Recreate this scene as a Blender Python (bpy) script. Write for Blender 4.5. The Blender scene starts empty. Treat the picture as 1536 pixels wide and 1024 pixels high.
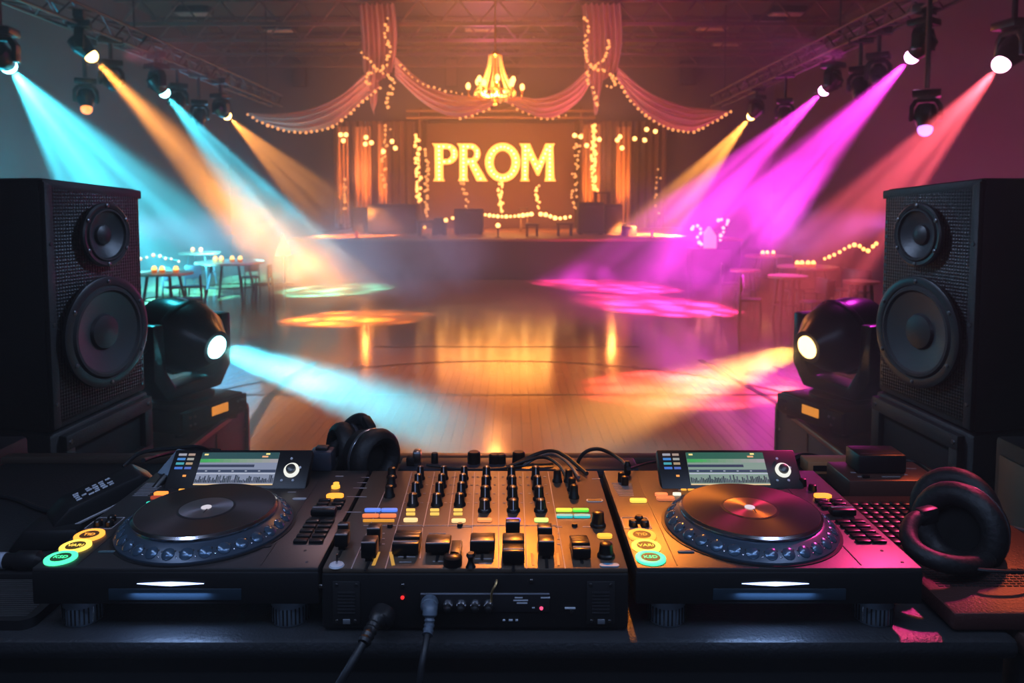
import bpy, bmesh, math, random
from mathutils import Vector, Matrix
R = math.radians
PI = math.pi
random.seed(7)
sc = bpy.context.scene
C = sc.collection

# ------------------------------------------------------------------ camera
TILT = R(4); FPX = 1150.0; HC = 2.6
YP = 300 + FPX * math.tan(TILT)
cam = bpy.data.cameras.new('camera'); camo = bpy.data.objects.new('camera', cam); C.objects.link(camo)
camo.location = (0, 0, HC); camo.rotation_euler = (PI/2 - TILT, 0, 0)
cam.sensor_width = 36; cam.lens = 36*FPX/1536; cam.shift_y = (YP-512)/1536
cam.clip_start = 0.02; cam.clip_end = 200
cam.dof.use_dof = True; cam.dof.focus_distance = 1.12; cam.dof.aperture_fstop = 7.5
sc.camera = camo
VF = Vector((0, math.cos(TILT), -math.sin(TILT))); VU = Vector((0, math.sin(TILT), math.cos(TILT))); VX = Vector((1, 0, 0))
VO = Vector((0, 0, HC))
def ray(px, py): return VF + VX*((px-768)/FPX) + VU*((YP-py)/FPX)
def at(px, py, Y):
    d = ray(px, py); return VO + d*(Y/d.y)
def onz(px, py, z):
    d = ray(px, py); return VO + d*((z-HC)/d.z)

# ------------------------------------------------------------------ materials
MC = {}
def mat(name, col=(.5, .5, .5), rough=.5, metal=0., em=None, es=0., bump=None, aniso=0., alpha=1., trans=0., coat=0., sample=True, spec=None, sss=None):
    if name in MC: return MC[name]
    m = bpy.data.materials.new(name); m.use_nodes = True
    nt = m.node_tree; b = nt.nodes['Principled BSDF']; I = b.inputs
    I['Base Color'].default_value = (*col, 1); I['Roughness'].default_value = rough; I['Metallic'].default_value = metal
    if spec is not None: I['Specular IOR Level'].default_value = spec
    if em: I['Emission Color'].default_value = (*em, 1); I['Emission Strength'].default_value = es
    if coat: I['Coat Weight'].default_value = coat
    if trans: I['Transmission Weight'].default_value = trans
    if aniso:
        I['Anisotropic'].default_value = aniso
        t = nt.nodes.new('ShaderNodeTangent'); t.direction_type = 'RADIAL'; t.axis = 'Z'
        nt.links.new(t.outputs[0], I['Tangent'])
    if bump:
        kind, scale, strength = bump
        tc = nt.nodes.new('ShaderNodeTexCoord')
        if kind == 'noise':
            tx = nt.nodes.new('ShaderNodeTexNoise'); tx.inputs['Scale'].default_value = scale; tx.inputs['Detail'].default_value = 4; out = tx.outputs['Fac']
        else:
            tx = nt.nodes.new('ShaderNodeTexVoronoi'); tx.inputs['Scale'].default_value = scale; tx.inputs['Randomness'].default_value = 0 if kind == 'perf' else 1; out = tx.outputs['Distance']
        nt.links.new(tc.outputs['Object'], tx.inputs['Vector'])
        bp = nt.nodes.new('ShaderNodeBump'); bp.inputs['Strength'].default_value = strength; bp.inputs['Distance'].default_value = .004
        nt.links.new(out, bp.inputs['Height']); nt.links.new(bp.outputs[0], I['Normal'])
    if not sample: m.cycles.emission_sampling = 'NONE'
    MC[name] = m
    return m
def glow(name, col, s):
    return mat(name, (.02, .02, .02), .5, em=col, es=s, sample=False)

BLACK = mat('black_plastic', (.012, .012, .014), .38)
MATTE = mat('matte_black', (.010, .010, .012), .62, bump=('noise', 220, .12))
CAB = mat('textured_cabinet_paint', (.014, .014, .016), .5, bump=('noise', 300, .35))
RUBBER = mat('black_rubber', (.010, .010, .011), .7)
KNOB = mat('knob_black', (.006, .006, .007), .32)
PANEL = mat('brushed_dark_panel', (.075, .070, .072), .36, .55, bump=('noise', 400, .05))
MIXP = mat('mixer_panel', (.105, .078, .060), .36, .25, bump=('noise', 400, .05))
STEEL = mat('steel', (.55, .56, .6), .25, 1.)
DSTEEL = mat('dark_steel', (.12, .12, .13), .35, .9)
CHROME = mat('chrome_rim', (.75, .78, .85), .16, 1.)
LEATHER = mat('black_leather', (.010, .010, .012), .55, bump=('noise', 120, .3))
WHITE = mat('white_print', (.55, .57, .62), .5)
PALE = mat('pale_print', (.34, .32, .34), .5)
TRUSS = mat('truss_metal', (.10, .10, .11), .45, .7)
GOLD = mat('gold_metal', (.8, .48, .18), .3, 1.)
WIRE = mat('dark_wire', (.02, .014, .01), .6)
BULB = glow('warm_bulb_glow', (1, .44, .11), 3.8)
BULBS = glow('soft_warm_bulb_glow', (1, .38, .11), 1.7)
GLOBE = glow('globe_bulb_glow', (1, .50, .15), 5)
CANDLE = glow('candle_glow', (1, .42, .10), 4.5)

# ------------------------------------------------------------------ mesh builder
I4 = Matrix.Identity(4)
def T(x, y=None, z=None):
    return Matrix.Translation(Vector(x) if y is None else Vector((x, y, z)))
def rx(a): return Matrix.Rotation(a, 4, 'X')
def ry(a): return Matrix.Rotation(a, 4, 'Y')
def rz(a): return Matrix.Rotation(a, 4, 'Z')
def align(d, up='Y'):
    return Vector(d).to_track_quat('Z', up).to_matrix().to_4x4()

class P:
    def __init__(s): s.v = []; s.f = []; s.mi = []; s.mats = []
    def _m(s, m):
        if m not in s.mats: s.mats.append(m)
        return s.mats.index(m)
    def add(s, vs, fs, m, M=I4):
        o = len(s.v); k = s._m(m)
        s.v += [tuple(M @ Vector(v)) for v in vs]
        s.f += [tuple(o+i for i in f) for f in fs]; s.mi += [k]*len(fs)
        return s
    def box(s, c, d, m, b=0., M=I4):
        x, y, z = c; hx, hy, hz = d[0]/2, d[1]/2, d[2]/2
        if b <= 0:
            vs = [(x+i*hx, y+j*hy, z+k*hz) for i in (-1, 1) for j in (-1, 1) for k in (-1, 1)]
            return s.add(vs, [(0, 1, 3, 2), (4, 6, 7, 5), (0, 4, 5, 1), (2, 3, 7, 6), (0, 2, 6, 4), (1, 5, 7, 3)], m, M)
        b = min(b, hx*.95, hy*.95, hz*.95)
        bm = bmesh.new(); bmesh.ops.create_cube(bm, size=1, matrix=Matrix.Translation((x, y, z)) @ Matrix.Diagonal((2*hx, 2*hy, 2*hz, 1)))
        bmesh.ops.bevel(bm, geom=bm.edges[:], offset=b, segments=2, profile=.5, affect='EDGES')
        return s.bmesh(bm, m, M)
    def bmesh(s, bm, m, M=I4):
        bm.verts.ensure_lookup_table(); bm.verts.index_update()
        vs = [v.co.copy() for v in bm.verts]; fs = [[v.index for v in f.verts] for f in bm.faces]; bm.free()
        return s.add(vs, fs, m, M)
    def lathe(s, prof, m, M=I4, n=32, cap=True):
        vs = []; fs = []
        for r, z in prof:
            for i in range(n):
                a = 2*PI*i/n; vs.append((r*math.cos(a), r*math.sin(a), z))
        for j in range(len(prof)-1):
            for i in range(n):
                k = (i+1) % n
                fs.append((j*n+i, j*n+k, (j+1)*n+k, (j+1)*n+i))
        if cap:
            if prof[0][0] > 1e-6: fs.append(tuple(range(n))[::-1])
            if prof[-1][0] > 1e-6: fs.append(tuple((len(prof)-1)*n+i for i in range(n)))
        return s.add(vs, fs, m, M)
    def cyl(s, p0, p1, r, m, r1=None, n=16):
        p0 = Vector(p0); p1 = Vector(p1); h = (p1-p0).length
        return s.lathe([(r, 0), (r if r1 is None else r1, h)], m, T(p0) @ align(p1-p0), n)
    def sph(s, c, r, m, n=10, sc_=(1, 1, 1), M=I4):
        prof = [(max(1e-5, r*math.sin(PI*i/(n//2+1))), -r*math.cos(PI*i/(n//2+1))) for i in range(n//2+2)]
        return s.lathe(prof, m, M @ T(c) @ Matrix.Diagonal((*sc_, 1)), n, False)
    def tube(s, pts, r, m, n=8, closed=False, M=I4):
        pts = [Vector(p) for p in pts]; N = len(pts); vs = []; fs = []
        prev = None
        for i, p in enumerate(pts):
            a = pts[(i-1) % N] if (i > 0 or closed) else p; b = pts[(i+1) % N] if (i < N-1 or closed) else p
            d = (b-a).normalized()
            if prev is None:
                u = d.orthogonal().normalized()
            else:
                u = (prev - d*prev.dot(d)); u = u.normalized() if u.length > 1e-6 else d.orthogonal().normalized()
            prev = u; w = d.cross(u)
            rr = r[i] if isinstance(r, (list, tuple)) else r
            for k in range(n):
                t = 2*PI*k/n; vs.append(p + (u*math.cos(t)+w*math.sin(t))*rr)
        for i in range(N if closed else N-1):
            j = (i+1) % N
            for k in range(n):
                l = (k+1) % n; fs.append((i*n+k, i*n+l, j*n+l, j*n+k))
        if not closed: fs += [tuple(range(n))[::-1], tuple((N-1)*n+k for k in range(n))]
        return s.add(vs, fs, m, M)
    def prism(s, pts, m, d, M=I4):          # polygon in local XZ, extruded along +Y by d
        n = len(pts)
        vs = [(x, 0, z) for x, z in pts] + [(x, d, z) for x, z in pts]
        fs = [tuple(range(n)), tuple(range(n, 2*n))[::-1]] + [(i, n+i, n+(i+1) % n, (i+1) % n) for i in range(n)]
        return s.add(vs, fs, m, M)
    def prismb(s, pts, m, d, b, M=I4):      # same, bevelled
        q = P().prism(pts, m, d); bm = bmesh.new()
        vv = [bm.verts.new(v) for v in q.v]
        for f in q.f: bm.faces.new([vv[i] for i in f])
        bmesh.ops.recalc_face_normals(bm, faces=bm.faces[:])
        bmesh.ops.bevel(bm, geom=bm.edges[:], offset=b, segments=2, profile=.5, affect='EDGES')
        return s.bmesh(bm, m, M)
    def quad(s, a, b, c, d, m, M=I4): return s.add([a, b, c, d], [(0, 1, 2, 3)], m, M)
    def grid(s, fn, nu, nv, m, M=I4):
        vs = [fn(i/nu, j/nv) for j in range(nv+1) for i in range(nu+1)]
        fs = [(j*(nu+1)+i, j*(nu+1)+i+1, (j+1)*(nu+1)+i+1, (j+1)*(nu+1)+i) for j in range(nv) for i in range(nu)]
        return s.add(vs, fs, m, M)
    def mesh(s, name, fix=True):
        me = bpy.data.meshes.new(name); me.from_pydata([tuple(v) for v in s.v], [], s.f)
        for m in s.mats: me.materials.append(m)
        me.polygons.foreach_set('material_index', s.mi)
        if fix:
            bm = bmesh.new(); bm.from_mesh(me); bmesh.ops.recalc_face_normals(bm, faces=bm.faces[:]); bm.to_mesh(me); bm.free()
        me.polygons.foreach_set('use_smooth', [True]*len(me.polygons)); me.set_sharp_from_angle(angle=R(38)); me.update()
        return me
    def obj(s, name, parent=None, M=None, label=None, fix=True):
        return link(name, s.mesh(name, fix), parent, M, label)
def link(name, me, parent=None, M=None, label=None):
    o = bpy.data.objects.new(name, me); C.objects.link(o)
    if parent: o.parent = parent
    if M is not None: o.matrix_local = M
    if label: o['label'] = label
    return o
def tag(o, label, cat, group=None, kind=None):
    o['label'] = label
    if cat: o['category'] = cat
    if group: o['group'] = group
    if kind: o['kind'] = kind
    return o
def thing(name, label, cat, loc=(0, 0, 0), rot=0, group=None):
    o = bpy.data.objects.new(name, None); C.objects.link(o); o.empty_display_size = .05
    o.location = loc; o.rotation_euler = (0, 0, rot)
    return tag(o, label, cat, group)
def dup(root, label=None, group=None):
    r = root.copy(); C.objects.link(r)
    if label: r['label'] = label
    if group: r['group'] = group
    for ch in root.children:
        c = ch.copy(); C.objects.link(c); c.parent = r
        for g in ch.children:
            d = g.copy(); C.objects.link(d); d.parent = c
    return r
def struct(name, p, label=None):
    o = p.obj(name); o['kind'] = 'structure'; o['label'] = label or name.replace('_', ' ')
    return o

# ------------------------------------------------------------------ haze in the room air
w = bpy.data.worlds.new('world'); sc.world = w; w.use_nodes = True; nt = w.node_tree
nt.nodes['Background'].inputs[0].default_value = (.004, .004, .006, 1)
vs_ = nt.nodes.new('ShaderNodeVolumeScatter'); vs_.inputs['Density'].default_value = .018; vs_.inputs['Anisotropy'].default_value = .15
nt.links.new(vs_.outputs[0], nt.nodes['World Output'].inputs['Volume'])

# ------------------------------------------------------------------ lights
def look(o, d): o.rotation_euler = Vector(d).to_track_quat('-Z', 'Y').to_euler()
def beam_light(p, d, col, pw, ang, seed=0., streak=1., blend=.55, rad=.05, scale=11):
    l = bpy.data.lights.new('beam', 'SPOT'); l.energy = pw; l.color = col; l.spot_size = R(ang); l.spot_blend = blend; l.shadow_soft_size = rad
    o = bpy.data.objects.new('beam', l); C.objects.link(o); o.location = p; look(o, d)
    l.use_nodes = True; n = l.node_tree.nodes; k = l.node_tree.links; em = [x for x in n if x.type == 'EMISSION'][0]
    g = n.new('ShaderNodeTexCoord'); s = n.new('ShaderNodeSeparateXYZ'); k.new(g.outputs['Normal'], s.inputs[0])
    c = n.new('ShaderNodeCombineXYZ')
    for i in (0, 1):
        dv = n.new('ShaderNodeMath'); dv.operation = 'DIVIDE'; k.new(s.outputs[i], dv.inputs[0]); k.new(s.outputs[2], dv.inputs[1]); k.new(dv.outputs[0], c.inputs[i])
    c.inputs[2].default_value = seed
    vo = n.new('ShaderNodeTexVoronoi'); vo.inputs['Scale'].default_value = scale; k.new(c.outputs[0], vo.inputs['Vector'])
    mr = n.new('ShaderNodeMapRange'); mr.inputs[1].default_value = .12; mr.inputs[2].default_value = .62
    mr.inputs[3].default_value = 1+1.2*streak; mr.inputs[4].default_value = max(0.05, 1-.75*streak)
    k.new(vo.outputs['Distance'], mr.inputs[0]); k.new(mr.outputs[0], em.inputs['Strength'])
    return o
def spot(p, t, col, pw, ang, blend=.6, rad=.1):
    l = bpy.data.lights.new('spot', 'SPOT'); l.energy = pw; l.color = col; l.spot_size = R(ang); l.spot_blend = blend; l.shadow_soft_size = rad
    o = bpy.data.objects.new('spot', l); C.objects.link(o); o.location = p; look(o, Vector(t)-Vector(p)); return o
def point(p, col, pw, rad=.2):
    l = bpy.data.lights.new('point', 'POINT'); l.energy = pw; l.color = col; l.shadow_soft_size = rad
    o = bpy.data.objects.new('point', l); C.objects.link(o); o.location = p; return o
def area(p, t, col, pw, sx, sy):
    l = bpy.data.lights.new('area', 'AREA'); l.shape = 'RECTANGLE'; l.size = sx; l.size_y = sy; l.energy = pw; l.color = col
    o = bpy.data.objects.new('area', l); C.objects.link(o); o.location = p; look(o, Vector(t)-Vector(p)); return o

CY = (.08, .80, 1.0); OG = (1, .37, .065); MG = (1, .05, .78); RD = (1, .14, .20)

# ================================================================== HALL
XL, XR, YB, ZC = -13.0, 12.0, 35.5, 9.2
# floor: varnished hardwood boards
fm = bpy.data.materials.new('varnished_hardwood'); fm.use_nodes = True; n = fm.node_tree.nodes; k = fm.node_tree.links; b = n['Principled BSDF']
tc = n.new('ShaderNodeTexCoord'); mp = n.new('ShaderNodeMapping'); mp.inputs['Rotation'].default_value = (0, 0, PI/2); k.new(tc.outputs['Object'], mp.inputs[0])
br = n.new('ShaderNodeTexBrick'); k.new(mp.outputs[0], br.inputs['Vector']); br.inputs['Scale'].default_value = 1; br.inputs['Brick Width'].default_value = 2.2; br.inputs['Row Height'].default_value = .11; br.inputs['Mortar Size'].default_value = .004
br.inputs['Color1'].default_value = (.30, .165, .075, 1); br.inputs['Color2'].default_value = (.265, .143, .065, 1); br.inputs['Mortar'].default_value = (.17, .09, .04, 1)
k.new(br.outputs['Color'], b.inputs['Base Color'])
nz = n.new('ShaderNodeTexNoise'); nz.inputs['Scale'].default_value = .9; nz.inputs['Detail'].default_value = 5; k.new(tc.outputs['Object'], nz.inputs['Vector'])
mr = n.new('ShaderNodeMapRange'); mr.inputs[3].default_value = .10; mr.inputs[4].default_value = .17; k.new(nz.outputs['Fac'], mr.inputs[0]); k.new(mr.outputs[0], b.inputs['Roughness'])
nb = n.new('ShaderNodeTexNoise'); nb.inputs['Scale'].default_value = 6; k.new(mp.outputs[0], nb.inputs['Vector'])
bp = n.new('ShaderNodeBump'); bp.inputs['Strength'].default_value = .015; bp.inputs['Distance'].default_value = .02; b.inputs['Specular IOR Level'].default_value = .8; k.new(nb.outputs['Fac'], bp.inputs['Height']); k.new(bp.outputs[0], b.inputs['Normal'])
struct('floor', P().box(((XL+XR)/2, 15.5, -.1), (XR-XL, 40.2, .2), fm), 'varnished wooden hall floor with dark court lines')
LINE = mat('court_line_paint', (.02, .02, .03), .3)
def floor_line(name, pts, wd):
    p = P(); z = .004
    for a, b2 in zip(pts[:-1], pts[1:]):
        d = (b2-a).normalized(); s = Vector((-d.y, d.x, 0))*wd/2
        p.quad((a-s).to_tuple(), (a+s).to_tuple(), (b2+s).to_tuple(), (b2-s).to_tuple(), LINE, T(0, 0, z))
    struct(name, p, 'dark court line painted on the hall floor')
def fz(px, py):
    v = onz(px, py, 0); v.z = 0; return v
cc = Vector((-.2, 7.55, 0))
floor_line('floor_line', [cc+Vector((4.72*math.cos(R(a)), 4.72*math.sin(R(a)), 0)) for a in range(35, 146, 3)], .06)
floor_line('floor_line', [fz(330, 592), fz(1200, 592)], .05)
floor_line('floor_line', [fz(300, 760), fz(372, 648), fz(400, 600), fz(440, 562), fz(475, 543)], .12)
floor_line('floor_line', [fz(1050, 540), fz(1180, 612), fz(1260, 660)], .09)
floor_line('floor_line', [fz(560, 520), fz(960, 520)], .05)
WALL = mat('painted_wall', (.11, .095, .10), .8, bump=('noise', 3, .2))
CEIL = mat('ceiling_paint', (.10, .09, .09), .9)
struct('wall_back', P().box(((XL+XR)/2, YB+.1, ZC/2), (XR-XL, .2, ZC), WALL), 'plain back wall of the hall')
struct('wall_left', P().box((XL-.1, 15.5, ZC/2), (.2, 40.2, ZC), WALL), 'plain wall on the left of the hall')
struct('wall_right', P().box((XR+.1, 15.5, ZC/2), (.2, 40.2, ZC), WALL), 'plain wall on the right of the hall')
struct('wall_front', P().box(((XL+XR)/2, -4.7, ZC/2), (XR-XL, .2, ZC), WALL), 'wall behind the booth')
struct('ceiling', P().box(((XL+XR)/2, 15.5, ZC+.1), (XR-XL, 40.2, .2), CEIL), 'dark roof deck above the joists')
# roof joists
JOIST = mat('joist_warm_lit', (.20, .14, .12), .5, .2)  # lighter warm base colour stands in for chandelier light on the joists
p = P(); q = P()
for i, Y in enumerate((25.6, 28.2, 30.8, 33.4)):
    p = P()
    for z in (ZC-.08, ZC-.85): p.box(((XL+XR)/2, Y, z), (XR-XL, .12, .12), JOIST)
    x = XL+.2; up = True
    while x < XR-.7:
        a = (x, Y, ZC-.85 if up else ZC-.08); c = (x+.65, Y, ZC-.08 if up else ZC-.85)
        p.cyl(a, c, .03, JOIST, n=6); x += .65; up = not up
    o = p.obj('trim_%d' % (i+1)); tag(o, ['open web roof joist nearest to the booth', 'open web roof joist behind the chandelier', 'open web roof joist over the stage front', 'open web roof joist nearest the back wall'][i], None, kind='structure')
# unlit ceiling panels between the joists
TILE = mat('ceiling_panel_diffuser', (.5, .42, .40), .5)
for i, (px, py) in enumerate([(1068, 42), (1090, 66), (1180, 20), (1150, 33), (290, 20), (420, 45), (720, 44)]):
    c = onz(px, py, ZC-.2)
    if c.y > 35: c.y = 34.5
    t = thing('ceiling_light_panel', 'unlit ceiling panel ' + ['right of the right drape, second from the drape', 'lowest of the ones right of the right drape', 'rightmost under the roof', 'above the right trusses beside the joist web', 'leftmost above the left truss', 'above the left wall speaker', 'directly above the chandelier chain'][i], 'ceiling light', c, 0, 'unlit ceiling panels')
    P().box((0, 0, -.03), (1.1, .5, .04), TILE, .01).obj('diffuser', t); P().box((0, 0, .09), (1.2, .6, .2), TRUSS, .01).obj('housing', t)

# ------------------------------------------------------------------ stage
SY, SZ = 24.9, 1.34
SX0, SX1 = at(432, 400, SY).x, at(1112, 400, SY).x
t = thing('stage', 'wide raised stage with dark front and wooden lip at the far end of the hall', 'stage', (0, 0, 0))
SFACE = mat('stage_skirt_cloth', (.016, .012, .018), .9)
SDECK = mat('stage_deck_wood', (.30, .16, .07), .45)
P().box(((SX0+SX1)/2, (SY+YB)/2+.05, SZ/2-.04), (SX1-SX0, YB-SY-.15, SZ-.08), SFACE).obj('skirt', t)
P().box(((SX0+SX1)/2, (SY+YB)/2, SZ-.04), (SX1-SX0+.1, YB-SY-.06, .08), SDECK, .015).obj('deck', t)

YD = 34.6
# pleated cloth between two pixel columns (hung straight on the stage)
def curtain(x0, x1, ztop, zbot, Y, m, folds, amp):
    return P().grid(lambda u, v: (x0+(x1-x0)*u, Y+amp*math.sin(u*folds*2*PI)+.3*amp*math.sin(u*folds*5.1*PI+1)*(1-v*.3), ztop+(zbot-ztop)*v), folds*8, 4, m)
CURT = mat('dark_brown_curtain', (.16, .085, .06), .8)
CURT2 = mat('sheer_amber_curtain', (.42, .24, .14), .75)
def cur(px0, px1, pyt, Y, m, folds, amp, label):
    a = at(px0, pyt, Y); c = at(px1, pyt, Y)
    o = curtain(a.x, c.x, a.z, SZ, Y, m, folds, amp).obj('stage_curtain'); tag(o, label, 'curtain', 'stage curtains'); return o
cur(500, 645, 182, YD+.42, CURT, 14, .10, 'dark brown pleated curtain left of the gold letter sign')
cur(858, 1000, 182, YD+.42, CURT, 14, .10, 'dark brown pleated curtain right of the gold letter sign')
cur(504, 522, 190, YD-1.0, CURT2, 3, .09, 'narrow amber lit curtain at the far left of the stage')
cur(531, 556, 190, YD-1.0, CURT2, 4, .09, 'amber lit curtain second from the left end of the stage')
cur(566, 580, 186, YD-1.0, CURT2, 2, .08, 'narrow curtain with hanging globes in front, left of the fairy light strands')
cur(874, 901, 186, YD-1.0, CURT2, 4, .09, 'amber lit curtain behind the bright fairy strand right of the sign')
cur(925, 946, 190, YD-1.0, CURT2, 3, .09, 'amber lit curtain at the right end of the stage')
# backdrop panel for the sign
a = at(640, 185, YD); c = at(862, 300, YD)
t = thing('sign_backdrop', 'flat dark brown backdrop wall carrying the gold letters', 'backdrop', ((a.x+c.x)/2, YD, SZ))
BD = mat('backdrop_board', (.13, .065, .035), .7)
P().box((0, 0, (a.z-SZ)/2), (c.x-a.x, .12, a.z-SZ), BD, .02).obj('panel', t)
for zz in (.25, .55): P().box((0, -.04, a.z-SZ+zz), (c.x-a.x+1.8, .2, .10), mat('backdrop_beam', (.32, .19, .10), .5), .02).obj('beam', t)
for zz in (0, 1):
    P().cyl(((zz*2-1)*((c.x-a.x)/2+.3), 0, 0), ((zz*2-1)*((c.x-a.x)/2+.3), 0, a.z-SZ+.7), .08, BD).obj('post', t)

# marquee letters
def letter_outline(ch):
    if ch == 'P':
        bow = [(.27*math.cos(R(t))+.36, .73+.27*math.sin(R(t))) for t in range(90, -91, -10)]
        outer = [(.0, 0), (.26, 0), (.225, .46)] + [(x, z) for x, z in reversed([])]
        outer = [(.0, 0), (.27, 0), (.235, .08), (.235, .46)] + [(x, z) for x, z in bow[::-1]] + [(-.02, 1.0), (.035, .92), (.035, .08)]
        inner = [(.235, .58)] + [(.13*math.cos(R(t))+.34, .73+.15*math.sin(R(t))) for t in range(-90, 91, 12)] + [(.235, .88)]
        return outer, inner
    if ch == 'R':
        bow = [(.26*math.cos(R(t))+.35, .74+.26*math.sin(R(t))) for t in range(-62, 91, 10)]
        outer = [(.0, 0), (.27, 0), (.235, .08), (.235, .45), (.30, .45), (.52, 0), (.80, 0), (.50, .50)] + bow + [(-.02, 1.0), (.035, .92), (.035, .08)]
        inner = [(.235, .60)] + [(.12*math.cos(R(t))+.34, .74+.14*math.sin(R(t))) for t in range(-90, 91, 12)] + [(.235, .88)]
        return outer, inner
    if ch == 'O':
        return ([(.5+.5*math.cos(R(t)), .5+.52*math.sin(R(t))) for t in range(0, 360, 8)],
                [(.5+.27*math.cos(R(t)), .5+.33*math.sin(R(t))) for t in range(0, 360, 8)])
    outer = [(.0, 0), (.25, 0), (.215, .08), (.24, .66), (.50, .16), (.56, .16), (.80, .66), (.77, .08), (.745, 0), (1.06, 0), (1.015, .08), (.985, .92), (1.03, 1.0), (.77, 1.0), (.53, .50), (.27, 1.0), (-.02, 1.0), (.04, .92), (.035, .08)]
    return outer, None
def letter_mesh(ch, W, H, depth, m):
    cu = bpy.data.curves.new('letter_curve', 'CURVE'); cu.dimensions = '2D'; cu.fill_mode = 'BOTH'; cu.extrude = depth/2; cu.bevel_depth = .0; cu.offset = .022
    o, i = letter_outline(ch)
    wmax = max(x for x, z in o); 
    for ol in (o, i):
        if not ol: continue
        s = cu.splines.new('POLY'); s.points.add(len(ol)-1); s.use_cyclic_u = True
        for pt, (x, z) in zip(s.points, ol): pt.co = (x/wmax*W, z*H, 0, 1)
    ob = bpy.data.objects.new('letter_temp', cu)
    me = bpy.data.meshes.new_from_object(ob); bpy.data.objects.remove(ob)
    me.transform(rx(PI/2)); me.materials.clear(); me.materials.append(m)
    return me
LFACE = glow('letter_face_glow', (1, .385, .07), 3.6)
LBULB = glow('letter_bulb_glow', (1, .62, .22), 9)
LSIDE = mat('letter_return_gold', (.6, .35, .1), .4, .8)
bulb_small = P().sph((0, 0, 0), 1, LBULB, 8).mesh('letter_bulb')
LP = {'P': (651, 686), 'R': (688, 730), 'O': (728, 780), 'M': (781, 833)}
paths = {'P': [((.14, .05), (.14, .93), 9), ((.26, .93), (.42, .92), 2), ((.54, .82), (.54, .64), 3), ((.42, .53), (.28, .52), 2)],
         'R': [((.14, .05), (.14, .93), 9), ((.26, .93), (.40, .92), 2), ((.53, .82), (.52, .66), 3), ((.40, .53), (.28, .52), 2), ((.42, .42), (.62, .06), 4)],
         'O': None, 'M': [((.13, .05), (.14, .93), 9), ((.24, .83), (.51, .33), 5), ((.58, .40), (.80, .85), 5), ((.89, .93), (.89, .05), 9)]}
for ch in 'PROM':
    x0, x1 = LP[ch]; a = at(x0, 271, YD-.2); c = at(x1, 216, YD-.2); W = c.x-a.x; H = c.z-a.z
    t = thing('marquee_letter', 'glowing gold bulb letter %s of the %s in the sign above the stage' % (ch, {'P': 'word, its first letter,', 'R': 'word, its second letter,', 'O': 'word, its third letter,', 'M': 'word, its last letter,'}[ch]), 'sign letter', (a.x, YD-.2, a.z), 0, 'marquee letters of the stage sign')
    t['label'] = 'glowing gold bulb letter %s in the sign above the stage' % ch
    link('letter_face', letter_mesh(ch, W, H, .06, LFACE), t)
    link('letter_backing', letter_mesh(ch, W*1.0, H*1.0, .08, LSIDE), t, T(0, .075, 0))
    pos = []
    if paths[ch]:
        wm = max(x for x, z in letter_outline(ch)[0])
        for s0, s1, nn in paths[ch]:
            for i in range(nn): pos.append(((s0[0]+(s1[0]-s0[0])*i/max(1, nn-1))/wm, s0[1]+(s1[1]-s0[1])*i/max(1, nn-1)))
    else:
        pos = [(.5+.385*math.cos(2*PI*i/22), .5+.425*math.sin(2*PI*i/22)) for i in range(22)]
    for u, v in pos: link('bulb', bulb_small, t, T(u*W, -.04, v*H) @ Matrix.Diagonal((.045, .03, .045, 1)))

# ------------------------------------------------------------------ string lights
bulb_mesh = {}
def bulbm(m, r):
    key = (m.name, r)
    if key not in bulb_mesh: bulb_mesh[key] = P().sph((0, 0, 0), r, m, 8).mesh('bulb')
    return bulb_mesh[key]
def resample(pts, nn):
    pts = [Vector(p) for p in pts]; L = [0]
    for a, c in zip(pts[:-1], pts[1:]): L.append(L[-1]+(c-a).length)
    out = []
    for i in range(nn):
        s = L[-1]*i/max(1, nn-1); j = 0
        while j < len(L)-2 and L[j+1] < s: j += 1
        f = (s-L[j])/max(1e-6, L[j+1]-L[j]); out.append(pts[j].lerp(pts[j+1], f))
    return out
def smooth(pts, it=2):
    for _ in range(it):
        q = [pts[0]]
        for a, c in zip(pts[:-1], pts[1:]): q += [a.lerp(c, .25), a.lerp(c, .75)]
        q.append(pts[-1]); pts = q
    return pts
def strand(name, label, group, pts, nb, r, m, jit=0., cat='string lights', wire=.012):
    pts = smooth([Vector(p) for p in pts]); t = thing(name, label, cat, pts[0], 0, group)
    P().tube([p-pts[0] for p in pts], wire, WIRE, 5).obj('wire', t)
    for p in resample(pts, nb):
        j = Vector((random.uniform(-jit, jit), random.uniform(-jit, 0)*.3, random.uniform(-jit, jit)))
        link('bulb', bulbm(m, r), t, T(p-pts[0]+j+Vector((0, -.02, 0))) @ Matrix.Diagonal((*[random.choice((.75, .9, 1, 1.15))]*3, 1)))
    return t

YS = 25.0
# draped columns and swags
CLOTH = bpy.data.materials.new('sheer_pink_cloth'); CLOTH.use_nodes = True
_n = CLOTH.node_tree.nodes; _k = CLOTH.node_tree.links; _b = _n['Principled BSDF']; _b.inputs['Base Color'].default_value = (.9, .66, .62, 1); _b.inputs['Roughness'].default_value = .7
_tr = _n.new('ShaderNodeBsdfTranslucent'); _tr.inputs[0].default_value = (.75, .48, .42, 1)
_tp = _n.new('ShaderNodeBsdfTransparent'); _mx = _n.new('ShaderNodeMixShader'); _mx.inputs[0].default_value = .5; _my = _n.new('ShaderNodeMixShader'); _my.inputs[0].default_value = .12
_k.new(_b.outputs[0], _mx.inputs[1]); _k.new(_tr.outputs[0], _mx.inputs[2]); _k.new(_mx.outputs[0], _my.inputs[1]); _k.new(_tp.outputs[0], _my.inputs[2]); _k.new(_my.outputs[0], _n['Material Output'].inputs[0])
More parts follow.
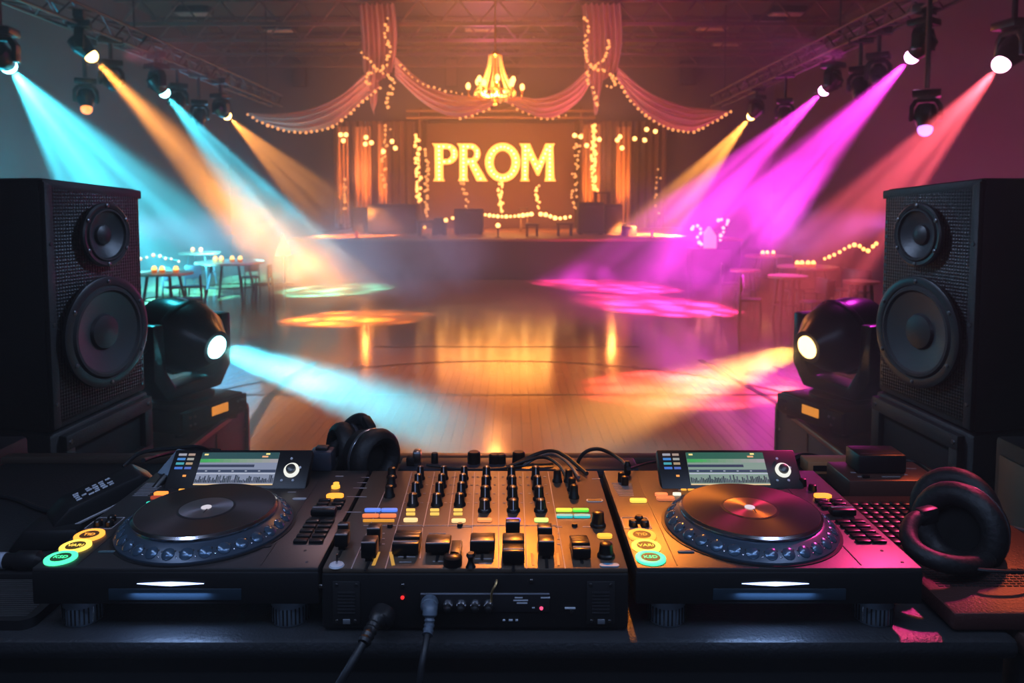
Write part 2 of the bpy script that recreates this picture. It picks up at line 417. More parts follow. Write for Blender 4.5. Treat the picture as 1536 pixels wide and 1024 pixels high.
def drape_col(pxl, pxr, tips, label):
    z0 = at(pxl, 6, YS).z; z1 = at(pxl, 108, YS).z; x0 = at(pxl, 60, YS).x; x1 = at(pxr, 60, YS).x
    def fn(u, v):
        x = x0+(x1-x0)*u + (.08*math.sin(v*3))
        ze = z1 - 1.0*(max(0, math.sin(u*PI*2-.6))**2)*1.15 - .25*math.sin(u*PI)
        x += (v**4)*.25*(.5-u)
        return (x, YS+.16*math.sin(u*44)+.05*math.sin(u*19+v*2), z0+(ze-z0)*v)
    p = P().grid(fn, 64, 18, CLOTH); o = p.obj('hanging_drape'); tag(o, label, 'drape', 'vertical drapes hung from the roof joist')
drape_col(538, 592, 0, 'tall sheer pink drape hanging left of the chandelier')
drape_col(872, 930, 0, 'tall sheer pink drape hanging right of the chandelier')
def swag(top, bot, label, Y0=YS, sag=.25):
    A = smooth([at(x, y, Y0) for x, y in top], 3); Bq = smooth([at(x, y, Y0) for x, y in bot], 3)
    A = resample(A, 41); Bq = resample(Bq, 41)
    def fn(u, v):
        i = min(40, int(round(u*40))); p = A[i].lerp(Bq[i], v)
        return (p.x, p.y + .13*math.sin(v*26+u*3)*math.sin(PI*min(1, u*1.02)) - .35*math.sin(PI*v)*math.sin(PI*u), p.z)
    o = P().grid(fn, 40, 26, CLOTH).obj('hanging_swag'); tag(o, label, 'drape', 'sheer swags across the hall')
sw_lo_b = [(372, 172), (397, 187), (447, 201), (492, 194), (512, 183), (547, 150), (570, 132)]
sw_ro_b = [(924, 118), (955, 165), (997, 192), (1024, 198), (1042, 199), (1070, 184), (1096, 168)]
sw_lc_b = [(592, 114), (635, 157), (681, 179), (723, 171), (753, 150)]
sw_rc_b = [(888, 122), (867, 157), (821, 182), (779, 164), (755, 152)]
swag([(372, 169), (410, 171), (457, 166), (512, 144), (545, 112), (560, 100)], sw_lo_b, 'sheer swag at the far left, from truss to the left drape')
swag([(592, 84), (628, 120), (670, 141), (709, 143), (753, 148)], sw_lc_b, 'sheer swag between the left drape and the chandelier')
swag([(880, 105), (850, 134), (811, 149), (775, 143), (755, 149)], sw_rc_b, 'sheer swag between the chandelier and the right drape')
swag([(926, 100), (969, 137), (1024, 159), (1059, 163), (1096, 167)], sw_ro_b, 'sheer swag at the far right, from the right drape to truss')
SLG = 'string lights on the sheer drapes'
def on(px): return [at(x, y, YS-.42) for x, y in px]
strand('hanging_string_lights', 'string of warm lights along the hem of the far left swag', SLG, on(sw_lo_b), 28, .05, BULBS, .015)
strand('hanging_string_lights', 'string of warm lights along the hem of the far right swag', SLG, on(sw_ro_b), 28, .05, BULBS, .015)
strand('hanging_string_lights', 'faint string of lights on the swag left of the chandelier', SLG, on([(600, 98), (625, 122), (648, 132), (700, 143), (720, 142)]), 16, .04, BULBS, .02)
strand('hanging_string_lights', 'faint hem lights where the left centre swag meets the chandelier', SLG, on([(690, 178), (720, 170), (742, 158), (758, 150)]), 9, .04, BULBS, .02)
strand('hanging_string_lights', 'faint hem lights on the swag right of the chandelier', SLG, on([(768, 158), (790, 172), (821, 182), (848, 172)]), 10, .035, BULBS, .02)
strand('hanging_string_lights', 'string of lights climbing the right edge of the left drape', SLG, on([(580, 30), (578, 55), (586, 75), (583, 95), (565, 105), (545, 116), (553, 128)]), 26, .05, BULBS, .06)
strand('hanging_string_lights', 'string of lights around the lower left drape, ending in a dangling tip', SLG, on([(545, 80), (556, 96), (572, 105), (590, 118), (588, 135), (580, 150), (580, 160)]), 24, .05, BULBS, .06)
strand('hanging_string_lights', 'string of lights climbing the left edge of the right drape', SLG, on([(877, 25), (882, 50), (876, 75), (884, 98), (900, 105), (920, 112), (925, 125), (911, 130)]), 30, .05, BULBS, .06)
strand('hanging_string_lights', 'string of lights around the lower right drape, ending in a dangling tip', SLG, on([(912, 60), (915, 80), (896, 95), (878, 112), (888, 130), (893, 145), (897, 157)]), 24, .05, BULBS, .06)

# vertical fairy strands on the stage
FG = 'fairy light strands hanging on the stage'
def fairy(px, nb, label, m=BULB, jit=.10, r=.075): strand('hanging_fairy_lights', label, FG, [at(x, y, YD-1.3) for x, y in px], nb, r, m, jit, wire=.01)
fairy([(627, 206), (625, 240), (629, 270), (628, 304)], 40, 'thick fairy light strand just left of the gold letter P')
fairy([(640, 225), (641, 262), (639, 300), (640, 322)], 30, 'thin fairy light strand beside the letter P reaching the stage floor', BULBS, .07, .065)
fairy([(582, 190), (577, 225), (578, 258), (575, 288)], 24, 'sparse fairy light strand on the curtain far left of the sign', BULBS, .14, .06)
fairy([(693, 272), (697, 290), (702, 310)], 12, 'short fairy strand below the letter R', BULBS, .1, .06)
fairy([(751, 272), (749, 295), (752, 316)], 22, 'short bright fairy strand below the letter O', BULB, .10, .065)
fairy([(806, 278), (804, 296), (810, 310)], 12, 'short fairy strand below the letter M', BULB, .09, .06)
fairy([(868, 204), (863, 250), (860, 290), (862, 315)], 28, 'sparse fairy light strand right beside the letter M side of the backdrop', BULBS, .13, .06)
fairy([(891, 188), (891, 225), (889, 250), (893, 287)], 48, 'thick bright fairy light strand right of the sign', BULB, .10, .075)
fairy([(516, 270), (519, 290), (515, 312)], 12, 'small fairy strand at the left end of the stage', BULBS, .12, .06)
fairy([(988, 255), (986, 285), (984, 315)], 9, 'faint fairy strand at the right end of the stage', BULBS, .14, .05)
# globe clusters
def globes(px, label, r=.10):
    pts = [at(x, y, YD-1.8) for x, y in px]; t = thing('hanging_globe_lights', label, 'globe lights', pts[0], 0, 'clusters of globe bulbs over the stage')
    top = max(p.z for p in pts)+.5; cx = sum(p.x for p in pts)/len(pts)
    for p in pts:
        v = p-pts[0]; g = link('globe_bulb', bulbm(GLOBE, r), t, T(v))
        P().tube([(0, 0, r), ((cx-p.x)*.5, 0, (top-p.z)*.6), (cx-p.x, 0, top-p.z)], .01, WIRE, 5).obj('wire', g)
globes([(511, 202), (519, 202), (515, 211)], 'three globe bulbs at the left end above the stage')
globes([(549, 206), (548, 216), (557, 214)], 'three globe bulbs second from the left above the stage')
globes([(575, 227), (588, 212), (593, 222)], 'three globe bulbs in front of the narrow left curtain')
globes([(862, 203), (871, 205), (880, 218), (899, 209)], 'four globe bulbs around the thick right fairy strand')
globes([(926, 210), (930, 205), (933, 222)], 'three globe bulbs left of the right end curtain')
globes([(952, 208), (967, 210), (970, 194), (983, 197)], 'four globe bulbs at the far right above the stage')
# bulbs along the stage front
SG = 'bulb strings low on the stage'
def low(px, nb, label, Y=27.5): strand('hanging_bulb_string', label, SG, [at(x, y, Y) for x, y in px], nb, .07, GLOBE, .0, wire=.012)
low([(728, 322), (750, 325), (775, 324), (797, 321)], 12, 'bright row of bulbs at stage level below the letter O')
low([(811, 321), (821, 322), (829, 326), (838, 328), (855, 325)], 7, 'short bulb row right of the bright low row on stage')
low([(669, 330), (679, 327)], 2, 'pair of bulbs left of the low dark box on stage')

# stage equipment: dark cases, amps, tables
STG = mat('stage_box_black', (.03, .022, .022), .6)
STG2 = mat('stage_box_front', (.05, .035, .035), .55)
def stage_box(px0, py0, px1, Y, dep, label, name='stage_case', cat='case', kind='case'):
    a = at(px0, py0, Y); c = at(px1, py0, Y); h = a.z-SZ; wd = c.x-a.x
    t = thing(name, label, cat, ((a.x+c.x)/2, Y+dep/2, SZ), 0, 'dark cases and amplifiers on the stage')
    P().box((0, 0, h/2+.02), (wd, dep, h-.04), STG, .03).obj('body', t)
    P().box((0, -dep/2-.01, h/2), (wd*.86, .03, h*.74), STG2, .01).obj('front_panel', t)
    P().box((0, -dep/2-.03, h*.86), (wd*.3, .05, .05), DSTEEL, .01).obj('handle', t)
    for s in (-1, 1): P().box((s*wd*.4, 0, .02), (.12, dep*.8, .04), RUBBER).obj('foot', t)
    return t
stage_box(551, 306, 625, 28.2, 1.0, 'long dark case on the left of the stage, lit from behind')
stage_box(528, 311, 546, 29.5, .8, 'small dark case at the far left of the stage')
stage_box(681, 313, 724, 28.0, .9, 'dark amplifier case below the letter R on stage')
stage_box(868, 303, 906, 28.0, .9, 'tall dark amplifier case on stage right of the sign')
stage_box(908, 306, 934, 28.6, .9, 'dark case beside the tall amplifier at the right of the stage')
stage_box(936, 339, 955, 27.2, .7, 'low dark box at the right edge of the stage')
stage_box(650, 327, 668, 27.5, .7, 'low dark monitor box left of the bulb pair on stage')
def small_table(px, py, Y, wpx, label):
    a = at(px, py, Y); h = a.z-SZ; wd = wpx*Y/FPX
    t = thing('low_table', label, 'table', (a.x, Y, SZ), 0, 'small dark tables on the stage')
    P().box((0, 0, h-.03), (wd, .6, .06), STG, .01).obj('table_top', t)
    for i in (-1, 1):
        for j in (-1, 1): P().box((i*(wd/2-.06), j*.24, (h-.06)/2), (.06, .06, h-.06), STG).obj('leg', t)
small_table(798, 335, 27, 20, 'small dark table under the right end of the bulb row')
small_table(847, 334, 27, 24, 'small dark table left of the tall stage amplifier')
small_table(640, 331, 27.3, 26, 'small dark table at the foot of the thin fairy strand')
small_table(786, 311, 31, 14, 'tall thin dark table behind the bulb row')
small_table(903, 288, 29.6, 24, 'high dark rack table above the right amplifiers')
a = at(747, 338, 25.6)
t = thing('stage_lamp', 'small round lamp on a short stand at the stage front centre', 'lamp', (a.x, 25.6, SZ))
hh = a.z-SZ
P().cyl((0, 0, .02), (0, 0, max(.06, hh-.05)), .025, STG).obj('stand', t); P().sph((0, 0, max(.1, hh)), .08, GLOBE).obj('bulb', t); P().lathe([(.12, 0), (.12, .02)], STG).obj('base', t)
a = at(637, 341, 25.4)
t = thing('floor_lamp', 'tiny amber lamp standing at the left of the stage front', 'lamp', (a.x, 25.4, SZ))
P().sph((0, 0, a.z-SZ if a.z-SZ > .09 else .09), .055, BULB).obj('bulb', t); P().lathe([(.09, 0), (.07, .05)], STG).obj('base', t)

# uplights at the curtains
for px, lab in ((513, 'far left'), (546, 'second from the left'), (575, 'left of the fairy strands'), (886, 'behind the right amplifier'), (937, 'far right')):
    a = at(px, 330, YD-1.7)
    t = thing('stage_uplight', 'small black uplight at the foot of the amber curtain, ' + lab, 'uplight', (a.x, YD-1.7, SZ), 0, 'uplights below the stage curtains')
    P().box((0, 0, .05), (.25, .2, .1), STG, .01).obj('base', t); P().lathe([(.08, .1), (.12, .26)], STG, n=16).obj('head', t); P().lathe([(.10, .255), (.10, .262)], CANDLE, n=16).obj('lens', t)
    spot((a.x, YD-1.7, SZ+.35), (a.x, YD-.95, SZ+3.2), (1, .34, .06), 900, 50, .8, .1)

# chandelier
c = at(743, 155, 24); zt = at(743, 76, 24).z
t = thing('chandelier', 'glowing gold candle chandelier with crystal strings hanging centre of the hall', 'chandelier', (c.x, 24, c.z))
H = zt-c.z
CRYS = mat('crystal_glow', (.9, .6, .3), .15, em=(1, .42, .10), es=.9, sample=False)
P().tube([(0, 0, H), (0, 0, ZC-.02-c.z)], .025, GOLD, 6).obj('chain', t)
P().lathe([(.02, 0), (.10, .05), (.05, .12), (.16, .22), (.10, .34), (.05, .45), (.05, H-.2), (.14, H-.12), (.10, H-.02), (.02, H)], GOLD, n=20).obj('stem', t)
P().lathe([(.20, H-.16), (.22, H-.14), (.20, H-.12)], GOLD, n=24).obj('crown_ring', t)
P().lathe([(.62, .34), (.66, .36), (.62, .38), (.58, .36), (.62, .34)], GOLD, n=32, cap=False).obj('lower_ring', t)
def cstr(j):
    f = j/52; return (.19+(.60-.19)*f**1.9, 0, (H-.14)+(.38-H+.14)*f)
cs_ = P().tube([cstr(j) for j in range(53)], [(.008, .024, .030, .024)[j % 4] for j in range(53)], CRYS, 8).mesh('crystal_string')
for i in range(14): link('crystal_string', cs_, t, rz(2*PI*i/14))
cd_ = P().sph((0, 0, 0), .03, CRYS, 6, (1, 1, 2)).mesh('crystal_drop')
for i in range(40):
    a0 = 2*PI*i/40; rr = .62 if i % 2 else .36
    link('crystal_drop', cd_, t, T(rr*math.cos(a0), rr*math.sin(a0), .30-(.0 if i % 2 else .12)))
for i in range(12):
    a0 = 2*PI*i/12+.13; R0 = .84 if i % 2 == 0 else .60; zc = .44 if i % 2 == 0 else .62; ca, sa = math.cos(a0), math.sin(a0)
    ar = P().tube(smooth([Vector((.05*ca, .05*sa, .30)), Vector((.35*ca, .35*sa, .12)), Vector((R0*ca, R0*sa, zc-.30)), Vector((R0*ca, R0*sa, zc-.06))]), .02, GOLD, 6).obj('arm', t)
    P().lathe([(.03, zc-.08), (.07, zc-.05), (.03, zc-.02)], GOLD, T(R0*ca, R0*sa, 0), 12).obj('candle_cup', ar)
    P().sph((R0*ca, R0*sa, zc+.07), .075, GLOBE, 10, (1, 1, 1.45)).obj('candle_bulb', ar)
P().lathe([(.02, -.08), (.07, -.03), (.02, .02)], CRYS, n=12).obj('finial', t)

# small loudspeakers on the walls
def wall_speaker(px0, py0, px1, py1, Y, label, back=True):
    a = at(px0, py0, Y); c = at(px1, py1, Y); wd = c.x-a.x; h = a.z-c.z
    t = thing('wall_mount_speaker', label, 'speaker', ((a.x+c.x)/2, Y, c.z), 0, 'small speakers on the hall walls')
    P().box((0, 0, h/2), (wd, .35, h), STG, .03).obj('cabinet', t); P().box((0, -.18, h/2), (wd*.8, .03, h*.85), mat('speaker_cloth', (.05, .04, .05), .9), .01).obj('grille', t)
    P().box((0, .17+(YB-Y-.2)/2, h/2), (.12, YB-Y-.2, .12), TRUSS).obj('wall_bracket', t)
for a in ((439, 95, 460, 130, 'small dark speaker high on the back wall above the far left swag'), (1020, 92, 1043, 127, 'small dark speaker high on the back wall above the far right swag'),
          (757, 92, 780, 112, 'small dark speaker behind the right side of the chandelier')): wall_speaker(*a[:4], YB-.35, a[4])
t = thing('framed_wall_vent', 'tall narrow framed panel on the back wall left of the chandelier', 'vent', (at(677, 110, YB-.05).x, YB-.04, at(677, 130, YB-.05).z))
vh = at(677, 88, YB-.05).z-at(677, 130, YB-.05).z
P().box((0, 0, vh/2), (.5, .04, vh), mat('vent_panel', (.16, .12, .12), .7)).obj('panel', t)
for s in (-1, 1): P().box((s*.27, -.01, vh/2), (.06, .06, vh+.06), STG).obj('side_frame', t)
for s in (0, 1): P().box((0, -.01, s*vh), (.5, .06, .06), STG).obj('cross_frame', t)

# ------------------------------------------------------------------ lighting trusses and moving heads
def truss(x, y0, y1, z, label):
    t = thing('lighting_truss_rail', label, 'truss', (x, y0, z), 0, 'lighting trusses')
    h = .38
    for i in (-1, 1):
        for k in (-1, 1): P().cyl((i*h/2, 0, k*h/2), (i*h/2, y1-y0, k*h/2), .035, TRUSS, n=8).obj('chord', t)
    p = P(); L = y1-y0; nn = int(L/.5); s = 1
    for j in range(nn):
        a, c = j*L/nn, (j+1)*L/nn
        for i in (-1, 1): p.cyl((i*h/2, a, -s*h/2), (i*h/2, c, s*h/2), .018, TRUSS, n=6); p.cyl((-s*h/2, a, i*h/2), (s*h/2, c, i*h/2), .018, TRUSS, n=6)
        s = -s
    p.obj('lattice', t)
    for yy in (2, L/2, L-1): P().cyl((0, yy, h/2), (0, yy, ZC-.02-z), .02, TRUSS, n=6).obj('drop_rod', t)
TXL, TXR, TZ = -8.35, 7.25, 6.1
truss(TXL, 7, 27.5, TZ, 'long metal lighting truss running down the left side of the hall')
truss(TXR, 7, 27.5, TZ, 'long metal lighting truss running down the right side of the hall')

HEADM = mat('moving_head_shell', (.016, .016, .018), .3)
def moving_head(root_args, loc, az, el, s, hang, lensmat, pole=None, detail=True):
    """lens direction: azimuth az turns local -Y, el raises it"""
    name, label, group = root_args
    t = thing(name, label, 'moving head light', loc, az, group)
    t.scale = (s, s, s)
    if hang: t.rotation_euler = (0, PI, az)
    B_ = P().box((0, 0, .045), (.30, .26, .08), HEADM, .012).obj('base', t)
    if detail:
        P().box((0, -.134, .048), (.30, .012, .062), BLACK, .004).obj('control_panel', B_)
        P().box((.015, -.142, .055), (.075, .004, .03), glow('orange_display', (1, .36, .05), .9), .001).obj('display', B_, label='small orange display')
        for i, (bx, bz) in enumerate(((-.12, .06), (-.10, .06), (-.12, .035), (-.10, .035), (.10, .06), (.12, .06), (.11, .035))):
            P().lathe([(.006, 0), (.005, .004)], STEEL, T(bx, -.14, bz) @ rx(PI/2), 10).obj('button', B_)
        for i in (-1, 1):
            for j in (-1, 1): P().lathe([(.018, -.006), (.018, .006)], RUBBER, T(i*.12, j*.1, 0), 12).obj('foot', B_)
    P().lathe([(.10, .085), (.10, .098), (.085, .104)], HEADM, n=24).obj('turntable', t)
    yk = P()
    pts = [(-.175, .30), (-.175, .18), (-.12, .104), (.12, .104), (.175, .18), (.175, .36), (.13, .36), (.125, .21), (.085, .145), (-.085, .145), (-.125, .21), (-.13, .36), (-.175, .36)]
    yk.prismb(pts, HEADM, .11, .008, T(0, -.055, 0)).obj('yoke', t)
    hp = .30; e = -el if hang else el
    Mh = T(0, 0, hp) @ rx(PI/2-e)      # local +Z of the head = lens direction
    hd = P().lathe([(.06, -.135), (.10, -.12), (.118, -.06), (.122, .03), (.112, .06), (.105, .085), (.090, .125), (.082, .150), (.074, .150)] if hang else [(.06, -.135), (.10, -.12), (.118, -.06), (.122, .03), (.112, .06), (.105, .085), (.072, .125), (.055, .150), (.048, .150)], HEADM, Mh, 28).obj('head', t)
    P().lathe([(.124, .0), (.128, .012), (.124, .024)], BLACK, Mh, 28, False).obj('head_band', hd)
    P().box((0, -.095, -.03), (.11, .07, .13), HEADM, .02, Mh).obj('lamp_housing', hd)
    (P().sph((0, 0, .168), .082, lensmat, 20, (1, 1, 1), Mh) if hang else P().lathe([(.041, .142), (.038, .156), (.026, .166), (.0005, .170)], lensmat, Mh, 20, False)).obj('lens', hd, label='glowing round lens')
    for i in (-1, 1): P().cyl((i*.118, 0, hp), (i*.18, 0, hp), .035, BLACK, n=16).obj('pivot', t)
    if pole:
        P().cyl((0, 0, -.02), (0, 0, -pole/s), .03, TRUSS, n=8).obj('drop_pole', t)
        P().box((0, 0, -pole/s), (.34, .12, .1), TRUSS, .01).obj('clamp', t)
    bpy.context.view_layer.update()
    return t
def lensg(name, col, s): return glow('lens_'+name, col, s)
LC = lensg('cyan', (.35, .95, 1), 14); LO = lensg('orange', (1, .55, .16), 14); LM = lensg('magenta', (1, .45, .95), 14); LR = lensg('rose', (1, .5, .75), 14)
HG = 'lit moving heads hanging from the trusses'
def hall_lamp(px, py, Y, tx, ty, lm, col, pw, ang, seed, label, s=1.5, streak=1.):
    L = at(px, py, Y); tgt = onz(tx, ty, 0); d = (tgt-L).normalized()
    az = math.atan2(d.x, -d.y); el = math.asin(d.z)
    pivot = L - d*.16*s; root = pivot + Vector((0, 0, .30*s))
    tz = TZ-.19
    moving_head(('hanging_spotlight', label, HG), root, az, el, s, True, lm, max(.1, tz-root.z), False)
    beam_light(L+d*.15, d, col, pw, ang, seed, streak, rad=.05)
W0 = 128000
hall_lamp(12, 98, 12.4, 285, 432, LC, CY, W0*1.3, 28, 1.3, 'cyan moving head hanging nearest on the left truss, at the picture edge')
hall_lamp(136, 83, 14.9, 520, 478, LO, OG, W0*.66, 21, 2.1, 'orange moving head on the left truss between the two cyan ones')
hall_lamp(246, 138, 18.0, 490, 436, LC, CY, W0*.5, 25, 3.7, 'second cyan moving head on the left truss')
hall_lamp(340, 173, 21.9, 580, 402, LO, OG, W0*.65, 24, 4.2, 'orange moving head at the far end of the left truss')
hall_lamp(1503, 95, 11.3, 1065, 580, LR, (1, .12, .16), W0*.42, 22, 5.9, 'rose moving head nearest on the right truss')
hall_lamp(1369, 84, 13.8, 1000, 460, LM, MG, W0*1.0, 25, 6.4, 'magenta moving head on the right truss with the longest beam')
hall_lamp(1237, 135, 17.8, 925, 430, LM, MG, W0*.9, 24, 7.7, 'magenta moving head on the right truss beside the orange one')
hall_lamp(1127, 174, 23.3, 935, 402, LO, OG, W0*1.1, 22, 8.5, 'orange moving head at the far end of the right truss')
# unlit fixtures on the trusses
dk = glow('lens_dim_violet', (.5, .25, 1), 2.5); dk2 = glow('lens_dim_amber', (1, .3, .08), 2.5); dk3 = mat('lens_unlit', (.03, .03, .05), .1)
for px, py, Y, az, el, lm, lab in ((1390, 135, 12.6, -.5, -1.2, dk, 'dim violet moving head hanging below the right truss'), (128, 118, 16.4, .5, -1.2, dk2, 'dim amber moving head hanging low on the left truss'),
        (170, 58, 16.2, .6, -.6, dk3, 'unlit moving head high on the left truss behind the orange one'), (290, 118, 19.4, .6, -.8, dk3, 'unlit moving head on the left truss between second cyan and far orange'), (312, 150, 20.7, .4, -1., dk3, 'unlit moving head near the far end of the left truss'),
        (1310, 45, 15.4, -.6, -.6, dk3, 'unlit moving head high on the right truss'), (1240, 100, 16.2, -.5, -.9, dk3, 'unlit moving head above the magenta one beside the orange'), (1168, 148, 20.6, -.4, -1., dk3, 'unlit moving head near the far end of the right truss')):
    L = at(px, py, Y); L.x = L.x if px in (128, 1390) else TXL if px < 768 else TXR; s = 1.4
    L.z = min(L.z, TZ-.3-.3)
    moving_head(('hanging_spotlight', lab, 'unlit moving heads on the trusses'), L, az, el, s, True, lm, max(.1, TZ-.19-L.z), False)

# ------------------------------------------------------------------ guest tables with candles
TW = mat('table_top_wood', (.42, .22, .16), .35)
TDK = mat('dark_chair_metal', (.03, .02, .03), .5)
def guest_table(px, py, Y, rpx, label, h=None):
    a = at(px, py, Y); r = rpx*Y/FPX
    t = thing('guest_table', label, 'table', (a.x, Y, 0), 0, 'guest tables around the dance floor')
    P().lathe([(r, a.z-.05), (r, a.z)], TW, n=32).obj('table_top', t)
    for i in range(4):
        g = R(45+90*i); P().cyl((r*.55*math.cos(g), r*.55*math.sin(g), a.z-.05), (r*.8*math.cos(g), r*.8*math.sin(g), 0), .035, TDK, n=8).obj('leg', t)
    P().tube([(r*.68*math.cos(2*PI*i/20), r*.68*math.sin(2*PI*i/20), a.z*.35) for i in range(20)], .018, TDK, 6, True).obj('foot_ring', t)
    return a
candle_proto = None
def candle(p, label, m=CANDLE, r=.075):
    global candle_proto
    if candle_proto is None:
        t = thing('candle_holder', label, 'candle', p, 0, 'candles on the guest tables')
        P().lathe([(.07, 0), (.09, .03), (.09, .10)], mat('amber_glass', (.5, .2, .06), .1, em=(1, .25, .04), es=.5, sample=False), n=14).obj('glass_cup', t)
        P().sph((0, 0, .12), .075, CANDLE, 10, (1, 1, 1.3)).obj('flame', t)
        candle_proto = t
        t.scale = (.75, .75, .75)
    else:
        t = dup(candle_proto, label); t.location = p
def candles(px, Y, z, where):
    for i, (x, y) in enumerate(px):
        p = at(x, y, Y); p.z = z
        candle(p, 'glowing candle on the %s, %s' % (where, ('first', 'second', 'third', 'fourth', 'fifth')[i] + ' from its left end') if len(px) > 1 else 'single glowing candle on the %s' % where)
YT = 16.6
a = guest_table(1182, 413, YT, 29, 'round guest table with bare reddish top nearest the right moving head')
a2 = guest_table(1212, 399, 19.0, 44, 'round guest table holding the low row of candles on the right')
candles([(1196, 388), (1203, 393), (1212, 394), (1220, 390)], 18.75, a2.z, 'right table with the low candle row')
a3 = guest_table(1152, 383, 22.5, 34, 'round guest table with three bright candles further back on the right')
candles([(1144, 377), (1151, 376), (1160, 376)], 22.3, a3.z, 'back right table')
a4 = guest_table(1292, 421, 15.6, 26, 'round guest table half hidden behind the right speaker')
a5 = guest_table(1118, 404, 19.5, 22, 'round guest table at the edge of the dance floor in magenta haze')
# left tables, in the haze
b1 = guest_table(245, 408, 17.5, 42, 'round guest table in teal haze beside the left speaker')
candles([(231, 397), (243, 400), (264, 405)], 17.3, b1.z, 'left table beside the speaker')
b2 = guest_table(345, 392, 20, 50, 'round guest table in teal haze left of the dance floor')
candles([(323, 389), (332, 388), (348, 381), (360, 381)], 19.8, b2.z, 'left table further back')
b3 = guest_table(300, 378, 24, 30, 'small guest table deepest in the left haze')
candles([(289, 372), (301, 368)], 23.8, b3.z, 'deepest left table')
# bar stools / chairs
ch_proto = None
def chair(x, y, rot, label):
    global ch_proto
    if ch_proto is None:
        t = thing('guest_chair', label, 'chair', (x, y, 0), rot, 'chairs around the guest tables')
        P().box((0, 0, .46), (.42, .42, .05), TDK, .015).obj('seat', t); P().box((0, .20, .80), (.40, .04, .34), TDK, .015).obj('backrest', t)
        for i in (-1, 1):
            P().cyl((i*.18, -.18, .44), (i*.20, -.20, 0), .02, TDK, n=8).obj('leg', t); P().cyl((i*.18, .20, .95), (i*.20, .24, 0), .02, TDK, n=8).obj('leg', t)
        ch_proto = t
    else:
        t = dup(ch_proto, label); t.location = (x, y, 0); t.rotation_euler = (0, 0, rot)
for px, Y, rot, lab in ((1128, 16.4, 1.2, 'dark chair left of the bare round table on the right'), (1222, 16.0, -1.3, 'dark chair right of the bare round table on the right'), (1262, 15.3, .8, 'dark chair between the bare table and the right speaker'), (1190, 18.2, .2, 'dark chair between the bare table and the candle table'),
        (1262, 18.2, -1.2, 'dark chair to the right of the candle table on the right'), (1175, 21.6, -.5, 'dark chair in front of the back right candle table'), (1095, 19.6, 1.4, 'dark chair left of the table in magenta haze'), (1290, 17.8, -.7, 'dark chair far right behind the half hidden table'),
        (285, 16.6, -1.2, 'dark chair right of the left candle table beside the speaker'), (262, 18.8, 2.4, 'dark chair behind the left candle table'), (392, 19.4, -1.5, 'dark chair right of the larger left candle table'), (292, 19.0, .6, 'dark chair left of the larger left candle table'), (375, 21.3, -2.6, 'dark chair behind the larger left candle table')):
    chair(at(px, 400, Y).x, Y, rot, lab)
# string of lights low on the right wall side
strand('hanging_string_lights', 'string of amber lights rising beside the right speaker', 'string lights at the hall sides', [at(x, y, 19.5) for x, y in ((1236, 388), (1256, 379), (1274, 369), (1288, 367), (1302, 378), (1314, 364))], 12, .05, CANDLE, .02)
strand('hanging_string_lights', 'string of pale lights beside the left speaker', 'string lights at the hall sides', [at(x, y, 19) for x, y in ((212, 388), (226, 383), (240, 384), (254, 388), (268, 391))], 7, .045, BULBS, .02)
# glowing lantern decorations
LANT = mat('lantern_glass_glow', (.5, .2, .2), .4, em=(1, .34, .30), es=1.1, sample=False)
a = at(1063, 372, 24.2)
t = thing('lantern', 'tall glowing pink lantern on a dark plinth right of the stage', 'lantern', (a.x, 24.2, 0))
P().box((0, 0, a.z/2), (1.2, .7, a.z), STG, .02).obj('plinth', t)
hh = 26*24.2/FPX
P().prism([(-.20, a.z), (.20, a.z), (.20, a.z+hh*.7), (0, a.z+hh*1.25), (-.20, a.z+hh*.7)], LANT, .3, T(0, -.15, 0)).obj('glass_body', t, label='glowing pink glass body')
for s in (-1, 1): P().box((s*.24, -.0, a.z+hh*.45), (.05, .36, hh*.9), STG, .01).obj('side_frame', t)
strand('hanging_string_lights', 'loop of pink and amber lights left of the pink lantern', 'string lights at the hall sides', [at(x, y, 23.8) for x, y in ((1038, 343), (1047, 336), (1052, 345), (1046, 356), (1050, 366))], 9, .055, glow('pink_bulb', (1, .25, .22), 5), .05)
strand('hanging_string_lights', 'loop of pink and amber lights right of the pink lantern', 'string lights at the hall sides', [at(x, y, 23.8) for x, y in ((1078, 332), (1092, 328), (1094, 336), (1084, 345), (1080, 360))], 9, .055, MC['pink_bulb'], .05)
a = at(425, 383, 23.5); top = at(425, 350, 23.5).z
t = thing('tent_lantern', 'pointed glowing orange lantern left of the stage', 'lantern', (a.x, 23.5, 0))
P().cyl((0, 0, .02), (0, 0, a.z), .05, STG).obj('stand', t); P().lathe([(.3, 0), (.3, .03)], STG).obj('base', t)
P().lathe([(.24, a.z), (.20, a.z+.15), (.01, top)], mat('tent_lantern_glow', (.6, .25, .1), .5, em=(1, .35, .10), es=.8, sample=False), n=20).obj('shade', t, label='cone shaped glowing shade')
for px, lab in ((519, 'left'), (987, 'right')):
    a = at(535 if lab == 'left' else 978, 355, SY+.3)
    t = thing('candle_lamp', 'tiny red lamp at the %s corner of the stage lip' % lab, 'lamp', (a.x, SY+.3, SZ))
    P().lathe([(.05, 0), (.05, .22), (.02, .26)], glow('red_lamp', (1, .08, .05), 1.6), n=12).obj('glass', t); P().lathe([(.08, 0), (.08, .03)], STG, n=12).obj('base', t)

# ================================================================== BOOTH
ZP = 1.05          # booth platform
ZD = HC-.427       # top of the players
ZT = HC-.504       # desk top
struct('floor_platform', P().box((0, .95, ZP-.5), (4.6, 5.2, .98), mat('booth_platform', (.02, .02, .022), .7, bump=('noise', 80, .2))).box((0, 3.54, ZP-.03), (4.6, .04, .06), BLACK), 'raised black platform under the booth')

